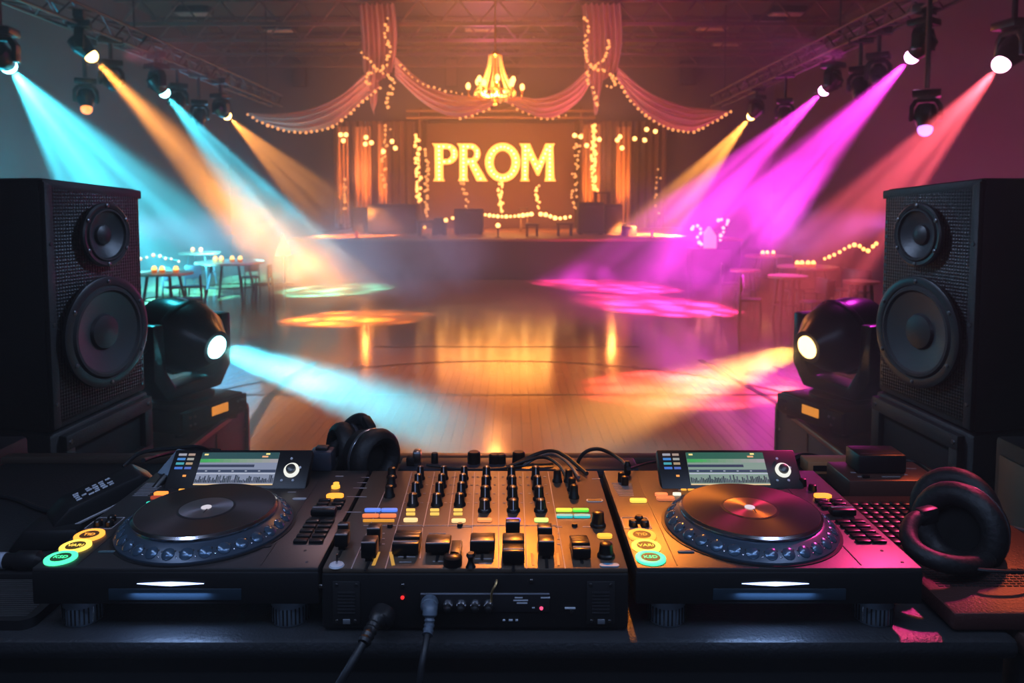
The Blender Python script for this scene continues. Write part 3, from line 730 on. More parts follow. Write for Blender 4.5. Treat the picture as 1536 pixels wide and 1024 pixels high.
# ---- desk
DF = .845
t = thing('desk', 'long black desk carrying the players and the mixer', 'desk', (0, 0, ZP))
DESK = mat('desk_black', (.022, .024, .028), .42, bump=('noise', 260, .25))
hz = ZT-ZP; x0, x1 = -.98, .585
P().box(((x0+x1)/2, (DF+1.47)/2, hz-.0125), (x1-x0, 1.47-DF, .025), DESK, .010).obj('desk_top', t)
P().box(((x0+x1)/2, DF+.03, hz-.38), (x1-x0-.02, .025, .70), mat('desk_front_cloth', (.012, .012, .014), .8)).obj('front_panel', t)
P().box(((x0+x1)/2, 1.452, hz+.006), (x1-x0, .03, .012), mat('rear_edge_trim', (.16, .12, .10), .35, .6), .002).obj('rear_trim', t)
for i in (x0+.04, x1-.04):
    for j in (DF+.07, 1.42): P().box((i, j, (hz-.025)/2), (.05, .05, hz-.025), BLACK, .005).obj('leg', t)
# right side table
t = thing('side_table', 'dark reddish side table right of the desk under the headphones', 'table', (0, 0, ZP))
SID = mat('side_table_brown', (.06, .032, .028), .4, bump=('noise', 200, .2))
P().box((.675, 1.16, hz-.0125), (.165, .62, .025), SID, .005).obj('table_top', t)
P().box((.754, 1.16, hz-.002), (.006, .61, .006), mat('copper_edge', (.45, .22, .12), .35, .8), .002).obj('edge_trim', t)
for i in (.62, .73):
    for j in (.89, 1.43): P().box((i, j, (hz-.025)/2), (.045, .045, hz-.025), BLACK, .005).obj('leg', t)

# ---- media players
def ztext(body, size, m, M, parent, name):
    cu = bpy.data.curves.new('text_curve', 'FONT'); cu.body = body; cu.size = size; cu.align_x = 'CENTER'; cu.align_y = 'CENTER'; cu.extrude = .0003; cu.resolution_u = 3
    o = bpy.data.objects.new('t', cu); me = bpy.data.meshes.new_from_object(o); bpy.data.objects.remove(o)
    me.materials.clear(); me.materials.append(m)
    return link(name, me, parent, M)
RINGS = [(-.146, -.077, (1, .38, .05), 'amber'), (-.146, -.108, (1, .68, .10), 'yellow'), (-.146, -.139, (.08, 1, .42), 'green')]
def rounded(hx, hy, r, z0, z1, m, M=I4, n=5, p=None):
    pts = []
    for cx, cy, a0 in ((hx-r, hy-r, 0), (-hx+r, hy-r, 90), (-hx+r, -hy+r, 180), (hx-r, -hy+r, 270)):
        for i in range(n+1):
            a = R(a0+90*i/n); pts.append((cx+r*math.cos(a), cy+r*math.sin(a)))
    N = len(pts); vs = [(x, y, z0) for x, y in pts]+[(x, y, z1) for x, y in pts]
    fs = [tuple(range(N))[::-1], tuple(range(N, 2*N))]+[(i, (i+1) % N, N+(i+1) % N, N+i) for i in range(N)]
    return (p or P()).add(vs, fs, m, M)
def make_deck(cx, side, label, ringtext, labelmat):
    t = thing('media_player', label, 'media player', (cx, .864+.1625, ZT), 0, 'players on the desk')
    Wd, Dp, zt, zb = .335, .325, .077, .033
    bd = P().box((0, 0, (zt+zb)/2-.002), (Wd, Dp, zt-zb-.004), BLACK, .003)
    bd.box((0, 0, zt-.003), (Wd-.002, Dp-.002, .006), PANEL, .0015)
    body = bd.obj('body', t)
    # panel seams and print
    p = P()
    p.box((.098, -.01, zt+.0003), (.0012, .29, .0006), DSTEEL); p.box((-.118, -.01, zt+.0003), (.0012, .29, .0006), DSTEEL)
    for i in range(9): p.box((-.146, .105-.006*i, zt+.0003), (.030-.001*i, .0012, .0006), PALE)
    for xx, yy, ww in ((-.147, -.02, .034), (-.147, -.055, .034), (-.1645, -.0375, .0012), (-.1295, -.0375, .0012)):
        p.box((xx, yy, zt+.0003), (ww, .0012 if ww > .01 else .035, .0006), PALE)
    for xx, yy in ((.02, .09), (.06, .105), (.125, .135), (.14, .05), (-.06, .078), (.07, .07)): p.box((xx, yy, zt+.0003), (.012, .0025, .0006), PALE)
    p.obj('panel_print', t)
    # platter
    jx = -.008 if side < 0 else .0; jy = -.0475
    M = T(jx, jy, zt)
    P().lathe([(.1135, 0), (.1135, .0012), (.109, .0014)], BLACK, M, 64).obj('platter_well', t)
    RING = mat('jog_ring', (.06, .085, .12), .30, .35)
    ring = P().lathe([(.1095, .001), (.1095, .0035), (.0925, .0175), (.088, .019)], RING, M, 72)
    DIM = mat('jog_dimple', (.08, .13, .19), .20, .45)
    for i in range(30):
        a = 2*PI*i/30+.05; rr = .1010
        Md = M @ rz(a) @ T(rr, 0, .0098) @ ry(R(39.5))
        ring.lathe([(.0082, .0), (.0076, .0014), (.0054, .0026), (.002, .0032), (.0001, .0033)], DIM, Md, 12, False)
        for da, dr in ((.075, .003), (.105, -.003), (.13, .002)):
            ring.lathe([(.0013, .0), (.001, .0012), (.0001, .0015)], STEEL if dr < 0 else BLACK, M @ rz(a+da) @ T(rr-dr, 0, .0098+dr*.83) @ ry(R(39.5)), 6, False)
    jog = ring.obj('jog_wheel', t)
    P().lathe([(.0865, .017), (.0898, .020), (.0900, .0222), (.0872, .0247), (.0855, .0247)], CHROME, M, 96, False).obj('silver_rim', jog, label='polished silver rim')
    P().lathe([(.0860, -.0006), (.0860, .0006)], mat('platter_disc', (.10, .085, .085), .36, .85, aniso=.75), T(jx, jy, zt+.0243), 96).obj('platter_disc', jog)
    P().lathe([(.0365, -.0002), (.0365, .0002)], BLACK, T(jx, jy, zt+.0250), 48).obj('label_edge', jog)
    P().lathe([(.0335, -.0004), (.0335, .0004)], labelmat, T(jx, jy, zt+.0252), 48).obj('platter_label', jog, label='round metallic centre label')
    P().lathe([(.0065, 0), (.0065, .001), (.004, .002)], glow('spindle_light', (.9, .85, .95), .7), T(jx, jy, zt+.0256), 20).box((.003, -.009, .0258), (.0012, .016, .0006), BLACK, 0, T(jx, jy, zt)).obj('spindle', jog)
    # lit ring buttons
    for (bx, by, col, nm), tx in zip(RINGS, ringtext):
        bt = P().lathe([(.0180, 0), (.0180, .0022), (.0165, .0030), (.0125, .0030), (.0115, .0022)], glow('ring_'+nm, col, 1.7), T(bx, by, zt), 36).obj('ring_button', t, label='lit %s ring button' % nm)
        P().lathe([(.0118, .0005), (.0114, .0024)], mat('button_face_'+nm, (.05, .035, .02), .4, em=col, es=.05, sample=False), T(bx, by, zt), 28).obj('button_face', bt)
        ztext(tx, .0092, glow('button_text_'+nm, col, 1.3), T(bx, by, zt+.0026), bt, 'lettering')
    # front: light slit and disc slot
    slit = P().prism([(-.039, .0004), (-.016, .0017), (.0, .0023), (.018, .0017), (.039, .0004), (.018, -.0010), (0, -.0022), (-.02, -.0010)], glow('front_light_white', (.42, .55, 1), 3.2), .002, T(-.005, -Dp/2-.0015, .0585)).obj('front_light', t, label='thin glowing blue white light')
    P().box((.0, -Dp/2-.0006, .046), (.155, .002, .014), mat('slot_gloss', (.02, .035, .05), .25), .001).obj('disc_slot', t)
    area((cx-.005, .864-.006, ZT+.052), (cx-.005, .80, ZT-.02), (.35, .55, 1), .16, .09, .006)
    # feet
    for i in (-1, 1):
        for j in (-1, 1):
            p = P().lathe([(.021, 0), (.0225, .003), (.0225, .022), (.020, .027), (.020, .034)], mat('ribbed_foot_blue_lit', (.22, .28, .34), .3, .6), T(i*.125, j*.128-.004, 0), 40)  # bluish light on the feet is put into this brighter base colour
            for a in range(0, 360, 12): p.box((.0228, 0, .0125), (.0014, .0016, .019), STEEL if a % 36 == 0 else BLACK, 0, T(i*.125, j*.128-.004, 0) @ rz(R(a)))
            p.obj('foot', t)
    # display
    ox = -.020 if side < 0 else .017
    ang = R(42); Md = T(ox, .085, zt) @ rx(ang)
    hs = P().box((0, .031, -.007), (.212, .066, .016), BLACK, .003, Md).obj('display_housing', t)
    P().box((0, .045, -.02), (.19, .03, .03), BLACK, .002, Md).obj('display_stand', hs)
    z = .0018
    def sb(u0, v0, u1, v1, col, es, dz=0., pp=None):
        return pp.box(((u0+u1)/2, (v0+v1)/2, z+dz), (u1-u0, v1-v0, .0008), glow('screen_%02d%02d%02d_%d' % (int(col[0]*99), int(col[1]*99), int(col[2]*99), int(es*100)), col, es), 0, Md)
    q = P(); U0, U1 = -.062, .056
    sb(U0, .006, U1, .058, (.55, .62, .85) if side < 0 else (.55, .75, .62), .40, 0, q)
    sb(U0, .047, U1, .058, (.03, .12, .12) if side < 0 else (.04, .20, .12), .55, .0004, q)
    for i in range(10): sb(U0, .041+.0, U0+.118*(1-i/10), .047, (.10+.04*(10-i)/10+(.05*(9-i)), .55-.0*i, .16+.045*(9-i)), .55, .0004+i*.00004, q)
    for i in range(14): sb(U0+.002+i*.002, .0425, U0+.003+i*.002, .0445+.002*random.random(), (.05, .55, .1), .8, .001, q)
    sb(U0, .0335, .022, .0375, (.05, .06, .12), .6, .0006, q); sb(U0, .025, U1, .029, (.05, .07, .14), .6, .0006, q)
    for u in (-.05, -.03, -.01, .01, .03): sb(u, .026, u+.003, .0275, (.6, .65, .8), .6, .001, q)
    sb(U0, .022, U1, .0235, (.75, .8, .95), .6, .0006, q)
    for i in range(46):
        hgt = .003+.010*random.random(); u = U0+.001+i*.00255; sb(u, .008, u+.0017, .008+hgt, random.choice(((.03, .04, .08), (.04, .06, .08), (.12, .14, .2))), .5, .0008, q)
    sb(U0, .0045, U1, .006, (1, .72, .4), .8, .0006, q)
    sb(U0+.004, .053, U0+.010, .0555, (1, .8, .3), .9, .001, q); sb(U1-.02, .054, U1-.014, .0565, (1, .85, .3), .9, .001, q); sb(U1-.025, .0495, U1-.016, .052, (1, .5, .25), .8, .001, q)
    q.obj('screen', hs, label='lit waveform screen with pale bands')
    q = P()
    for i, cols in enumerate((((.6, .6, .7), (.7, .5, .4)), ((.1, .4, 1), (.6, .6, .55)), ((.1, .6, .7), (.7, .5, .3)), ((.1, .3, 1), (.15, .25, .8)))):
        for j, c_ in enumerate(cols): sb(-.098+j*.015, .053-i*.0075, -.098+j*.015+(.012 if j == 0 else .010), .0565-i*.0075, c_, .55, 0, q)
    sb(-.082, .018, -.077, .021, (1, .4, .08), .9, 0, q)
    q.obj('icon_column', hs)
    P().lathe([(.0115, 0), (.0115, .003), (.010, .004), (.0075, .004)], glow('knob_ring_white', (.85, .85, .78), 1.0), Md @ T(.080, .028, z), 32).lathe([(.0076, 0), (.007, .008), (.0055, .009)], mat('encoder_knob', (.10, .10, .09), .3, .4), Md @ T(.080, .028, z), 24).obj('rotary_knob', hs, label='dark knob inside a white lit ring')
    q = P()
    for u, v in ((.068, .012), (.092, .033), (.085, .012), (.076, .048)): q.lathe([(.0022, 0), (.0018, .001)], WHITE, Md @ T(u, v, z), 10)
    q.obj('small_buttons', hs)
    # under-screen amber keys
    q = P()
    for u, w_ in ((-.075, .008), (-.064, .010), (-.050, .012), (-.02, .036), (.006, .006)): q.box((ox+u, .078, zt+.001), (w_, .0035, .002), glow('amber_key', (1, .42, .05), 1.2), .0005)
    q.obj('amber_keys', t)
    # small lit buttons left side
    for bx, by, hx_, hy_, col, es, nm in ((-.118, .062, .010, .005, (1, .30, .05), 1.5, 'orange'), (-.118, .047, .008, .0035, (.8, .12, .05), .5, 'red'), (-.112, .026, .010, .0035, (.05, .8, .6), 1.0, 'teal')) if side < 0 else (
            (-.132, .036, .012, .0055, (1, .55, .08), 1.4, 'amber'), (-.095, .058, .009, .0045, (1, .20, .08), 1.3, 'red'), (-.092, .044, .013, .006, (.9, .25, .10), .7, 'dim orange'), (-.072, .060, .006, .003, (1, .9, .7), 1.1, 'white')):
        rounded(hx_, hy_, min(hx_, hy_)*.8, 0, .003, glow('btn_%s_%d' % (nm, int(es*10)), col, es), T(bx, by, zt)).obj('lit_button', t, label='lit %s button' % nm)
    for bx, by in ((-.142, -.03), (-.152, -.045), (-.137, -.045)) : P().lathe([(.006, 0), (.0055, .006), (.004, .0075)], KNOB, T(bx, by, zt), 18).obj('knob', t)
    P().box((-.10, -.122, zt+.001), (.02, .004, .002), mat('dim_blue_mark', (.10, .16, .18), .4), .0008).obj('reset_switch', t)
    # pitch column, right side
    for bx, by, rr, nm in ((.128, .10, .0045, 'small'), (.130, .088, .0065, 'square')) if side < 0 else ():
        P().lathe([(rr, 0), (rr, .003)], glow('btn_amber_15', (1, .42, .05), 1.5), T(bx, by, zt), 14).obj('lit_button', t, label='lit amber button')
    if side > 0:
        for bx, by, hh_ in ((.112, .128, .012), (.116, .112, .012), (.124, .096, .011), (.132, .078, .008)): P().lathe([(.0062, 0), (.0055, hh_), (.004, hh_+.001)], KNOB, T(bx, by, zt), 16).obj('knob', t)
        q = P()
        for xx, yy in ((-.145, .115), (-.142, .098)): P().lathe([(.0055, 0), (.005, .013), (.0035, .014)], KNOB, T(xx, yy, zt), 16).obj('knob', t)
    rounded(.0125, .0075, .0072, 0, .003, glow('btn_round_orange', (1, .38, .04), 1.5), T(.137, .053, zt)).obj('tempo_button', t, label='oval orange lit button')
    P().box((.137, -.004, zt-.001), (.006, .07, .004), BLACK).obj('fader_slot', t)
    for i in (0, 1):
        for j in (0, 1, 2): P().box((.127+.021*i, .034-.012*j, zt+.002), (.017, .008, .005), KNOB, .0015).obj('pad_button', t)
    f = P().box((.137, -.012, zt+.006), (.034, .016, .010), KNOB, .003).box((.137, -.012, zt+.0113), (.030, .0015, .001), PALE).obj('pitch_fader', t)
    for i in (0, 1):
        for j in range(5): P().box((.128+.0195*i, -.036-.0145*j, zt+.0018), (.0175, .0095, .004), KNOB, .0012).obj('pad_key', t)
    for xx, yy in ((.14, -.118), (.15, -.148)): P().lathe([(.002, 0), (.002, .0006)], STEEL, T(xx, yy, zt), 8).obj('panel_screw', t)
    rounded(.010, .0035, .0034, 0, .0008, mat('oval_mark', (.45, .5, .55), .4), T(.088, .045, zt)).obj('tempo_mark', t)
    rounded(.009, .0045, .0042, 0, .001, BLACK, T(.098-.012, -.105, zt)).obj('finger_slot', t)
    return t
LABG = mat('label_grey', (.30, .29, .31), .30, .8, aniso=.8)
LABC = mat('label_copper', (.78, .52, .36), .26, .95, aniso=.8)
make_deck(-.3925, -1, 'black player with grey platter label, on the left end of the desk', ('TID', 'VARI', 'KSD'), LABG)
make_deck(.3115, 1, 'player with copper platter label in magenta light, right of the mixer', ('TID', 'VARI', 'KSD'), LABC)

# ---- mixer
MX = -.043; MY = .864+.1625
mx = thing('mixer', 'wide black mixer full of knobs and lit pads between the players', 'mixer', (MX, MY, ZT))
mzt = .0765
bd = P().box((0, 0, .0375), (.358, .325, .067), BLACK, .003); bd.box((0, 0, mzt-.003), (.356, .323, .006), MIXP, .0015)
for i in (-1, 1):
    for j in (-1, 1): bd.lathe([(.012, 0), (.012, .006)], RUBBER, T(i*.15, j*.13, 0), 16)
bd.obj('body', mx)
def ml(px, py, z=ZT+mzt):
    v = onz(px, py, z); return Vector((v.x-MX, v.y-MY, mzt))
def xcol(xf, yf, xb, yb, y):     # pixel x along a column, at pixel row y
    return xf+(xb-xf)*(yf-y)/(yf-yb)
p = P()
def pline(px0, py0, px1, py1, wd=.0011, m=PALE):
    a = ml(px0, py0); c = ml(px1, py1); d = c-a; L = d.length
    p.box((0, 0, 0), (L, wd, .0006), m, 0, T((a+c)/2+Vector((0, 0, .0003))) @ rz(math.atan2(d.y, d.x)))
for xf, yf, xb, yb in ((527, 853, 590, 708), (578, 853, 618, 708), (635, 790, 652, 708), (672, 790, 683, 708), (630, 838, 634, 792), (706, 853, 712, 708), (748, 853, 748, 708), (790, 853, 784, 708), (848, 853, 822, 708)): pline(xf, yf, xb, yb)
pline(600, 788, 835, 788); pline(545, 788, 600, 788)
for xx in (655, 720): pline(xx-12, 800, xx+14, 800, .0008)
for i, (xx, yy, wd) in enumerate(((540, 732, 20), (543, 724, 14), (535, 745, 30), (530, 768, 24), (548, 716, 12), (894, 718, 12), (610, 835, 26), (608, 843, 18), (606, 829, 14), (660, 842, 22), (725, 838, 26), (728, 845, 20), (700, 790, 16), (880, 790, 12), (838, 790, 10))): pline(xx-wd/2, yy, xx+wd/2, yy, .0016)
for xx in (562, 588): pline(xx-2 if xx < 575 else xx+2, 848, xx+6 if xx < 575 else xx-2, 828, .004, glow('yellow_scale', (1, .55, .10), .5))
for xx in (800, 838): pline(xx, 848, xx-2, 830, .003, mat('scale_orange', (.6, .3, .1), .4))
for xc in (575, 822, 838, 596):
    for yy in (800, 808, 816): pline(xc-2, yy, xc+2, yy, .002)
rows_y = (712, 724, 737, 751)
for xf, xb in ((617, 632), (653, 667), (688, 697), (727, 730), (770, 767), (811, 803)):
    for yy in rows_y:
        xx = xcol(xf, 760, xb, 708, yy)
        for s in (-1, 1): pline(xx+s*13-2, yy+3, xx+s*13+2, yy+3, .0012)
p.obj('panel_print', mx)
def knob(px, py, r=.0062, h=.016, line=True, m=KNOB):
    c = ml(px, py)
    q = P().lathe([(r*1.25, 0), (r*1.2, .003), (r, .0045), (r*.86, h), (r*.6, h+.0012)], m, T(c), 18)
    if line: q.box((0, -r*.5, h+.001), (.0014, r, .0012), WHITE, 0, T(c)).box((0, -r*.93, h*.6), (.0014, .0012, h*.75), WHITE, 0, T(c))
    return q.obj('knob', mx)
for ci, (xf, xb) in enumerate(((617, 632), (653, 667), (688, 697), (727, 730), (770, 767), (811, 803))):
    for i, yy in enumerate(rows_y):
        yy2 = yy+(3 if ci >= 3 else 0)*i
        knob(xcol(xf, 760, xb, 708, yy2), yy2+6, .0058+.0004*i+(.0006 if ci >= 3 else 0), .019 if i < 3 else .016)
for px, py in ((588, 716), (587, 729), (584, 744)): knob(px, py, .0068, .015, False)
for px, py in ((836, 722), (853, 722), (858, 735), (861, 746)): knob(px, py, .0062, .018, False)
def litbtn(px, py, hx, hy, col, es, nm, name='lit_button', z=.0028):
    c = ml(px, py)
    rounded(hx, hy, min(hx, hy)*.85, 0, z, glow('mx_%s_%d' % (nm.replace(' ', '_'), int(es*10)), col, es), T(c)).obj(name, mx, label='lit %s button' % nm)
for px, py, col, nm in ((616, 781, (1, .66, .30), 'cream'), (688, 782, (1, .66, .30), 'cream'), (727, 781, (1, .30, .10), 'red orange'), (770, 781, (.12, .10, .9), 'blue violet'), (812, 781, (.75, .95, .25), 'lime')): litbtn(px, py, .0095, .0042, col, 1.1, nm)
for xc in (617, 653, 688):
    for yy in (766, 772): litbtn(xc-1, yy, .0062, .0020, (1, .60, .12), 1.0, 'yellow')
for px, py, col, nm in ((559, 766, (.12, .28, 1), 'blue'), (584, 766, (.12, .28, 1), 'blue'), (556, 774.5, (1, .24, .08), 'orange red'), (582, 774.5, (1, .24, .08), 'orange red'), (846, 766, (.75, .95, .08), 'yellow green'), (871, 766, (.12, .9, .08), 'green'), (847, 775, (.04, .55, .55), 'teal'), (873, 775, (.04, .55, .55), 'teal')):
    litbtn(px, py, .0112, .0036, col, .95, nm, 'lit_pad')
litbtn(568, 782, .021, .0016, (1, .45, .05), .7, 'amber strip')
litbtn(907, 805, .0095, .0055, (1, .48, .05), 1.2, 'orange')
for px, py, col in ((585, 790, BLACK), (862, 789, BLACK), (690, 789, BLACK)): P().lathe([(.004, 0), (.0035, .004)], col, T(ml(px, py)), 12).obj('push_button', mx)
rounded(.0115, .004, .0039, 0, .0012, mat('blue_oval', (.10, .35, .55), .4), T(ml(914, 848))).obj('oval_badge', mx)
q = rounded(.012, .0048, .0047, 0, .0012, mat('ring_print', (.35, .45, .55), .4), T(ml(892, 751))); rounded(.010, .0036, .0035, .0004, .0016, BLACK, T(ml(892, 751)), 5, q); q.obj('badge_slot', mx)
def fader(px, py, wd, dp, h, steps=1, name='fader', slot=.05):
    c = ml(px, py); q = P()
    sl = P().box((0, .0, .0002), (.0035, slot, .0008), BLACK, 0, T(c)).obj('fader_slot', mx)
    q.box((0, 0, .003), (wd*.5, dp*.6, .006), KNOB, 0, T(c))
    for i in range(steps):
        q.box((0, dp*(i-(steps-1)/2)/max(1, steps)*1.0, .005+h/2-(0 if steps == 1 else .0025*abs(i-1))), (wd, dp/steps*.96, h), KNOB, .0016, T(c))
    q.box((0, -dp/2+.001, .005+h*1.0), (wd*.92, .0012, .0012), PALE, 0, T(c))
    return q.obj(name, mx)
fader(514, 822, .016, .018, .016, 1); fader(516, 806, .014, .012, .014, 1)
fader(555, 838, .018, .022, .020, 1, slot=.06); fader(562, 815, .017, .018, .018, 1)
fader(611, 824, .032, .040, .014, 3)
fader(658, 828, .030, .026, .012, 1, 'crossfader')
q = P(); a = ml(683, 838)
q.box((0, .006, .008), (.014, .040, .008), BLACK, .002, T(a)); q.box((-.006, .004, .0125), (.0015, .036, .001), CHROME, 0, T(a)); q.box((.006, .004, .0125), (.0015, .036, .001), CHROME, 0, T(a)); q.lathe([(.011, .0), (.011, .010), (.008, .012)], KNOB, T(a+Vector((-.002, -.014, 0))), 18)
q.obj('lever_switch', mx, label='black lever with two bright metal edges')
fader(724, 826, .030, .026, .013, 1)
fader(770, 836, .026, .046, .016, 2, slot=.07)
fader(769, 804, .018, .012, .016, 1)
fader(819, 834, .019, .022, .018, 1, slot=.06); fader(817, 812, .018, .016, .016, 1)
fader(870, 828, .022, .046, .012, 4, slot=.06)
knob(897, 788, .0085, .018, False); knob(909, 834, .0088, .016, False)
q = P().lathe([(.009, 0), (.008, .002), (.005, .0025)], WHITE, T(ml(505, 848)), 20); q.cyl(ml(505, 848), ml(505, 848)+Vector((.001, 0, .014)), .0014, STEEL, n=8); q.obj('toggle_switch', mx, label='tiny chrome toggle in a white ring')
q = P().lathe([(.006, 0), (.003, .006), (.003, .010), (.0055, .014), (.004, .017)], KNOB, T(ml(706, 850)), 16); q.obj('joystick', mx)
# front panel of the mixer
FY = -.1625
def fl(px, py):      # local x,z on mixer front plane
    v = at(px, py, .864); return v.x-MX, v.z-ZT
def fbox(px0, py0, px1, py1, th, m, b=.0008, pp=None):
    xa, za = fl(px0, py0); xb, zb2 = fl(px1, py1)
    return (pp or P()).box(((xa+xb)/2, FY-th/2, (za+zb2)/2), (abs(xb-xa), th, abs(za-zb2)), m, b)
for x_ in (499, 880):
    q = fbox(x_, 871, x_+42, 935, .0016, mat('vent_plate', (.016, .016, .018), .45))
    for i in range(7): fbox(x_+8, 886+i*5, x_+34, 888.5+i*5, .0026, mat('vent_slat', (.03, .03, .034), .4), 0, q)
    for a_, b_ in ((6, 876), (36, 876), (7, 930), (34, 930)):
        xx, zz = fl(x_+a_, b_); q.lathe([(.0022, 0), (.0016, .0012)], DSTEEL, T(xx, FY-.0016, zz) @ rx(PI/2), 10)
    fbox(x_+16, 927, x_+27, 934, .003, mat('latch_silver', (.3, .32, .36), .4, .6), .0005, q)
    q.obj('vent_panel', mx)
q = fbox(631, 889, 824, 917, .0014, mat('connector_strip', (.02, .02, .024), .35)); fbox(631, 889, 824, 890.5, .0020, mat('strip_edge', (.4, .42, .5), .3, .6), 0, q); q.obj('connector_strip', mx)
for xx in (672, 692, 713, 733):
    x_, z_ = fl(xx, 906); P().lathe([(.0066, 0), (.0062, .004), (.0050, .006)], STEEL, T(x_, FY-.0014, z_) @ rx(PI/2), 20).lathe([(.0045, .004), (.004, .011), (.002, .0125)], BLACK, T(x_, FY-.0014, z_) @ rx(PI/2), 18).obj('socket_knob', mx)
q = P()
for (xx, yy, wd) in ((781, 899, 22), (778, 895, 12), (783, 903, 16), (818, 895, 14), (756, 929, 4), (766, 929, 6), (775, 929, 4), (855, 911, 16), (800, 910, 4), (648, 893, 10)): fbox(xx-wd/2, yy-.9, xx+wd/2, yy+.9, .0019, WHITE, 0, q)
q.obj('front_lettering', mx)
for xx, yy, nm in ((604, 895, 'red'), (812, 911, 'pink')):
    x_, z_ = fl(xx, yy); P().lathe([(.0023, 0), (.002, .0012), (.0005, .0016)], glow('led_'+nm, (1, .03, .03) if nm == 'red' else (1, .1, .25), 1.2), T(x_, FY-.0012, z_) @ rx(PI/2), 14).obj('indicator_light', mx, label='small %s indicator light' % nm)
q = P()
for xx, yy in ((604, 878), (744, 874), (797, 871), (481, 879), (857, 917)):
    x_, z_ = fl(xx, yy); q.lathe([(.0026, 0), (.002, .0012)], STEEL, T(x_, FY-.0004, z_) @ rx(PI/2), 12)
q.obj('front_screws', mx)
x_, z_ = fl(745, 884)
P().tube(smooth([Vector((x_, FY+.004, z_+.012)), Vector((x_, FY-.006, z_+.010)), Vector((x_-.006, FY-.008, z_+.002)), Vector((x_-.006, FY-.004, z_-.012))]), .0014, mat('brass_wire', (.6, .42, .2), .35, .9)).obj('wire_hook', mx)

# plugs and cables at the mixer front
CABLE = mat('black_cable', (.012, .014, .018), .45)
def pt(px, py, Y): return at(px, py, Y)
a = pt(578, 915, .855)
t = thing('audio_plug_cable', 'black cable with fat ribbed plug in the mixer front, leaving to the lower left', 'cable', a, 0, 'plugged cables at the mixer front')
q = P(); q.lathe([(.013, 0), (.0145, .004), (.0145, .013), (.011, .017)], BLACK, T(0, -.001, 0) @ align((-.25, -.75, -.35)), 24); q.obj('socket_ring', t)
b1_ = pt(563, 932, .835)-a; b2_ = pt(552, 952, .815)-a; b3_ = pt(545, 965, .805)-a
q = P(); pts = resample([Vector((0, -.006, 0)), b1_, b2_, b3_], 15); q.tube(pts, [.0105 if i < 5 else (.0078 if i % 2 else .0064) for i in range(15)], BLACK, 14); q.obj('plug', t)
P().tube(smooth([b3_, pt(533, 985, .795)-a, pt(518, 1010, .785)-a, pt(495, 1050, .78)-a, pt(470, 1120, .78)-a]), .0046, CABLE, 10).obj('cable', t)
a = pt(645, 902, .858)
t = thing('audio_plug_cable', 'black cable with upright ribbed jack plug below the silver mixer knobs', 'cable', a, 0, 'plugged cables at the mixer front')
q = P(); q.lathe([(.009, 0), (.010, .003), (.010, .010), (.006, .014)], mat('plug_grey', (.10, .13, .17), .4), T(0, .001, 0) @ align((0, -1, -.1)), 22); q.obj('socket_ring', t)
pts = resample([Vector((0, -.009, 0)), pt(645, 914, .842)-a, pt(644, 936, .835)-a, pt(641, 952, .825)-a], 14)
q = P(); q.tube(pts, [.0085 if i < 6 else (.0062 if i % 2 else .0050) for i in range(14)], MC['plug_grey'], 14); q.obj('plug', t)
P().tube(smooth([pts[-1], pt(637, 975, .81)-a, pt(632, 1000, .80)-a, pt(627, 1050, .795)-a, pt(625, 1120, .795)-a]), .0038, CABLE, 10).obj('cable', t)

# ---- bar with small knobs behind the mixer
ya = 1.315
t = thing('equipment_bar', 'low dark bar with small knobs along the rear of the desk behind the mixer', 'rack bar', (0, ya, ZT))
xa, xb = at(600, 690, ya).x, at(955, 690, ya).x
P().box(((xa+xb)/2, 0, .0225), (xb-xa, .06, .045), mat('bar_body', (.03, .035, .05), .35), .004).obj('housing', t)
P().box(((xa+xb)/2, -.031, .034), (xb-xa-.02, .003, .005), DSTEEL, .001).obj('front_ridge', t)
for px, hh_, r_ in ((711, .018, .011), (742, .014, .010), (751, .014, .009), (778, .018, .011), (652, .016, .006)):
    P().lathe([(r_*1.05, 0), (r_, hh_), (r_*.8, hh_+.002)], KNOB, T(at(px, 690, ya).x, 0, .045), 18).obj('knob', t)
P().box((at(627, 690, ya).x, -.01, .058), (.014, .02, .026), STEEL, .003).obj('metal_clip', t, label='bright metal clip')
P().box((at(618, 690, ya).x, -.01, .053), (.016, .02, .016), BLACK, .003).obj('connector', t)

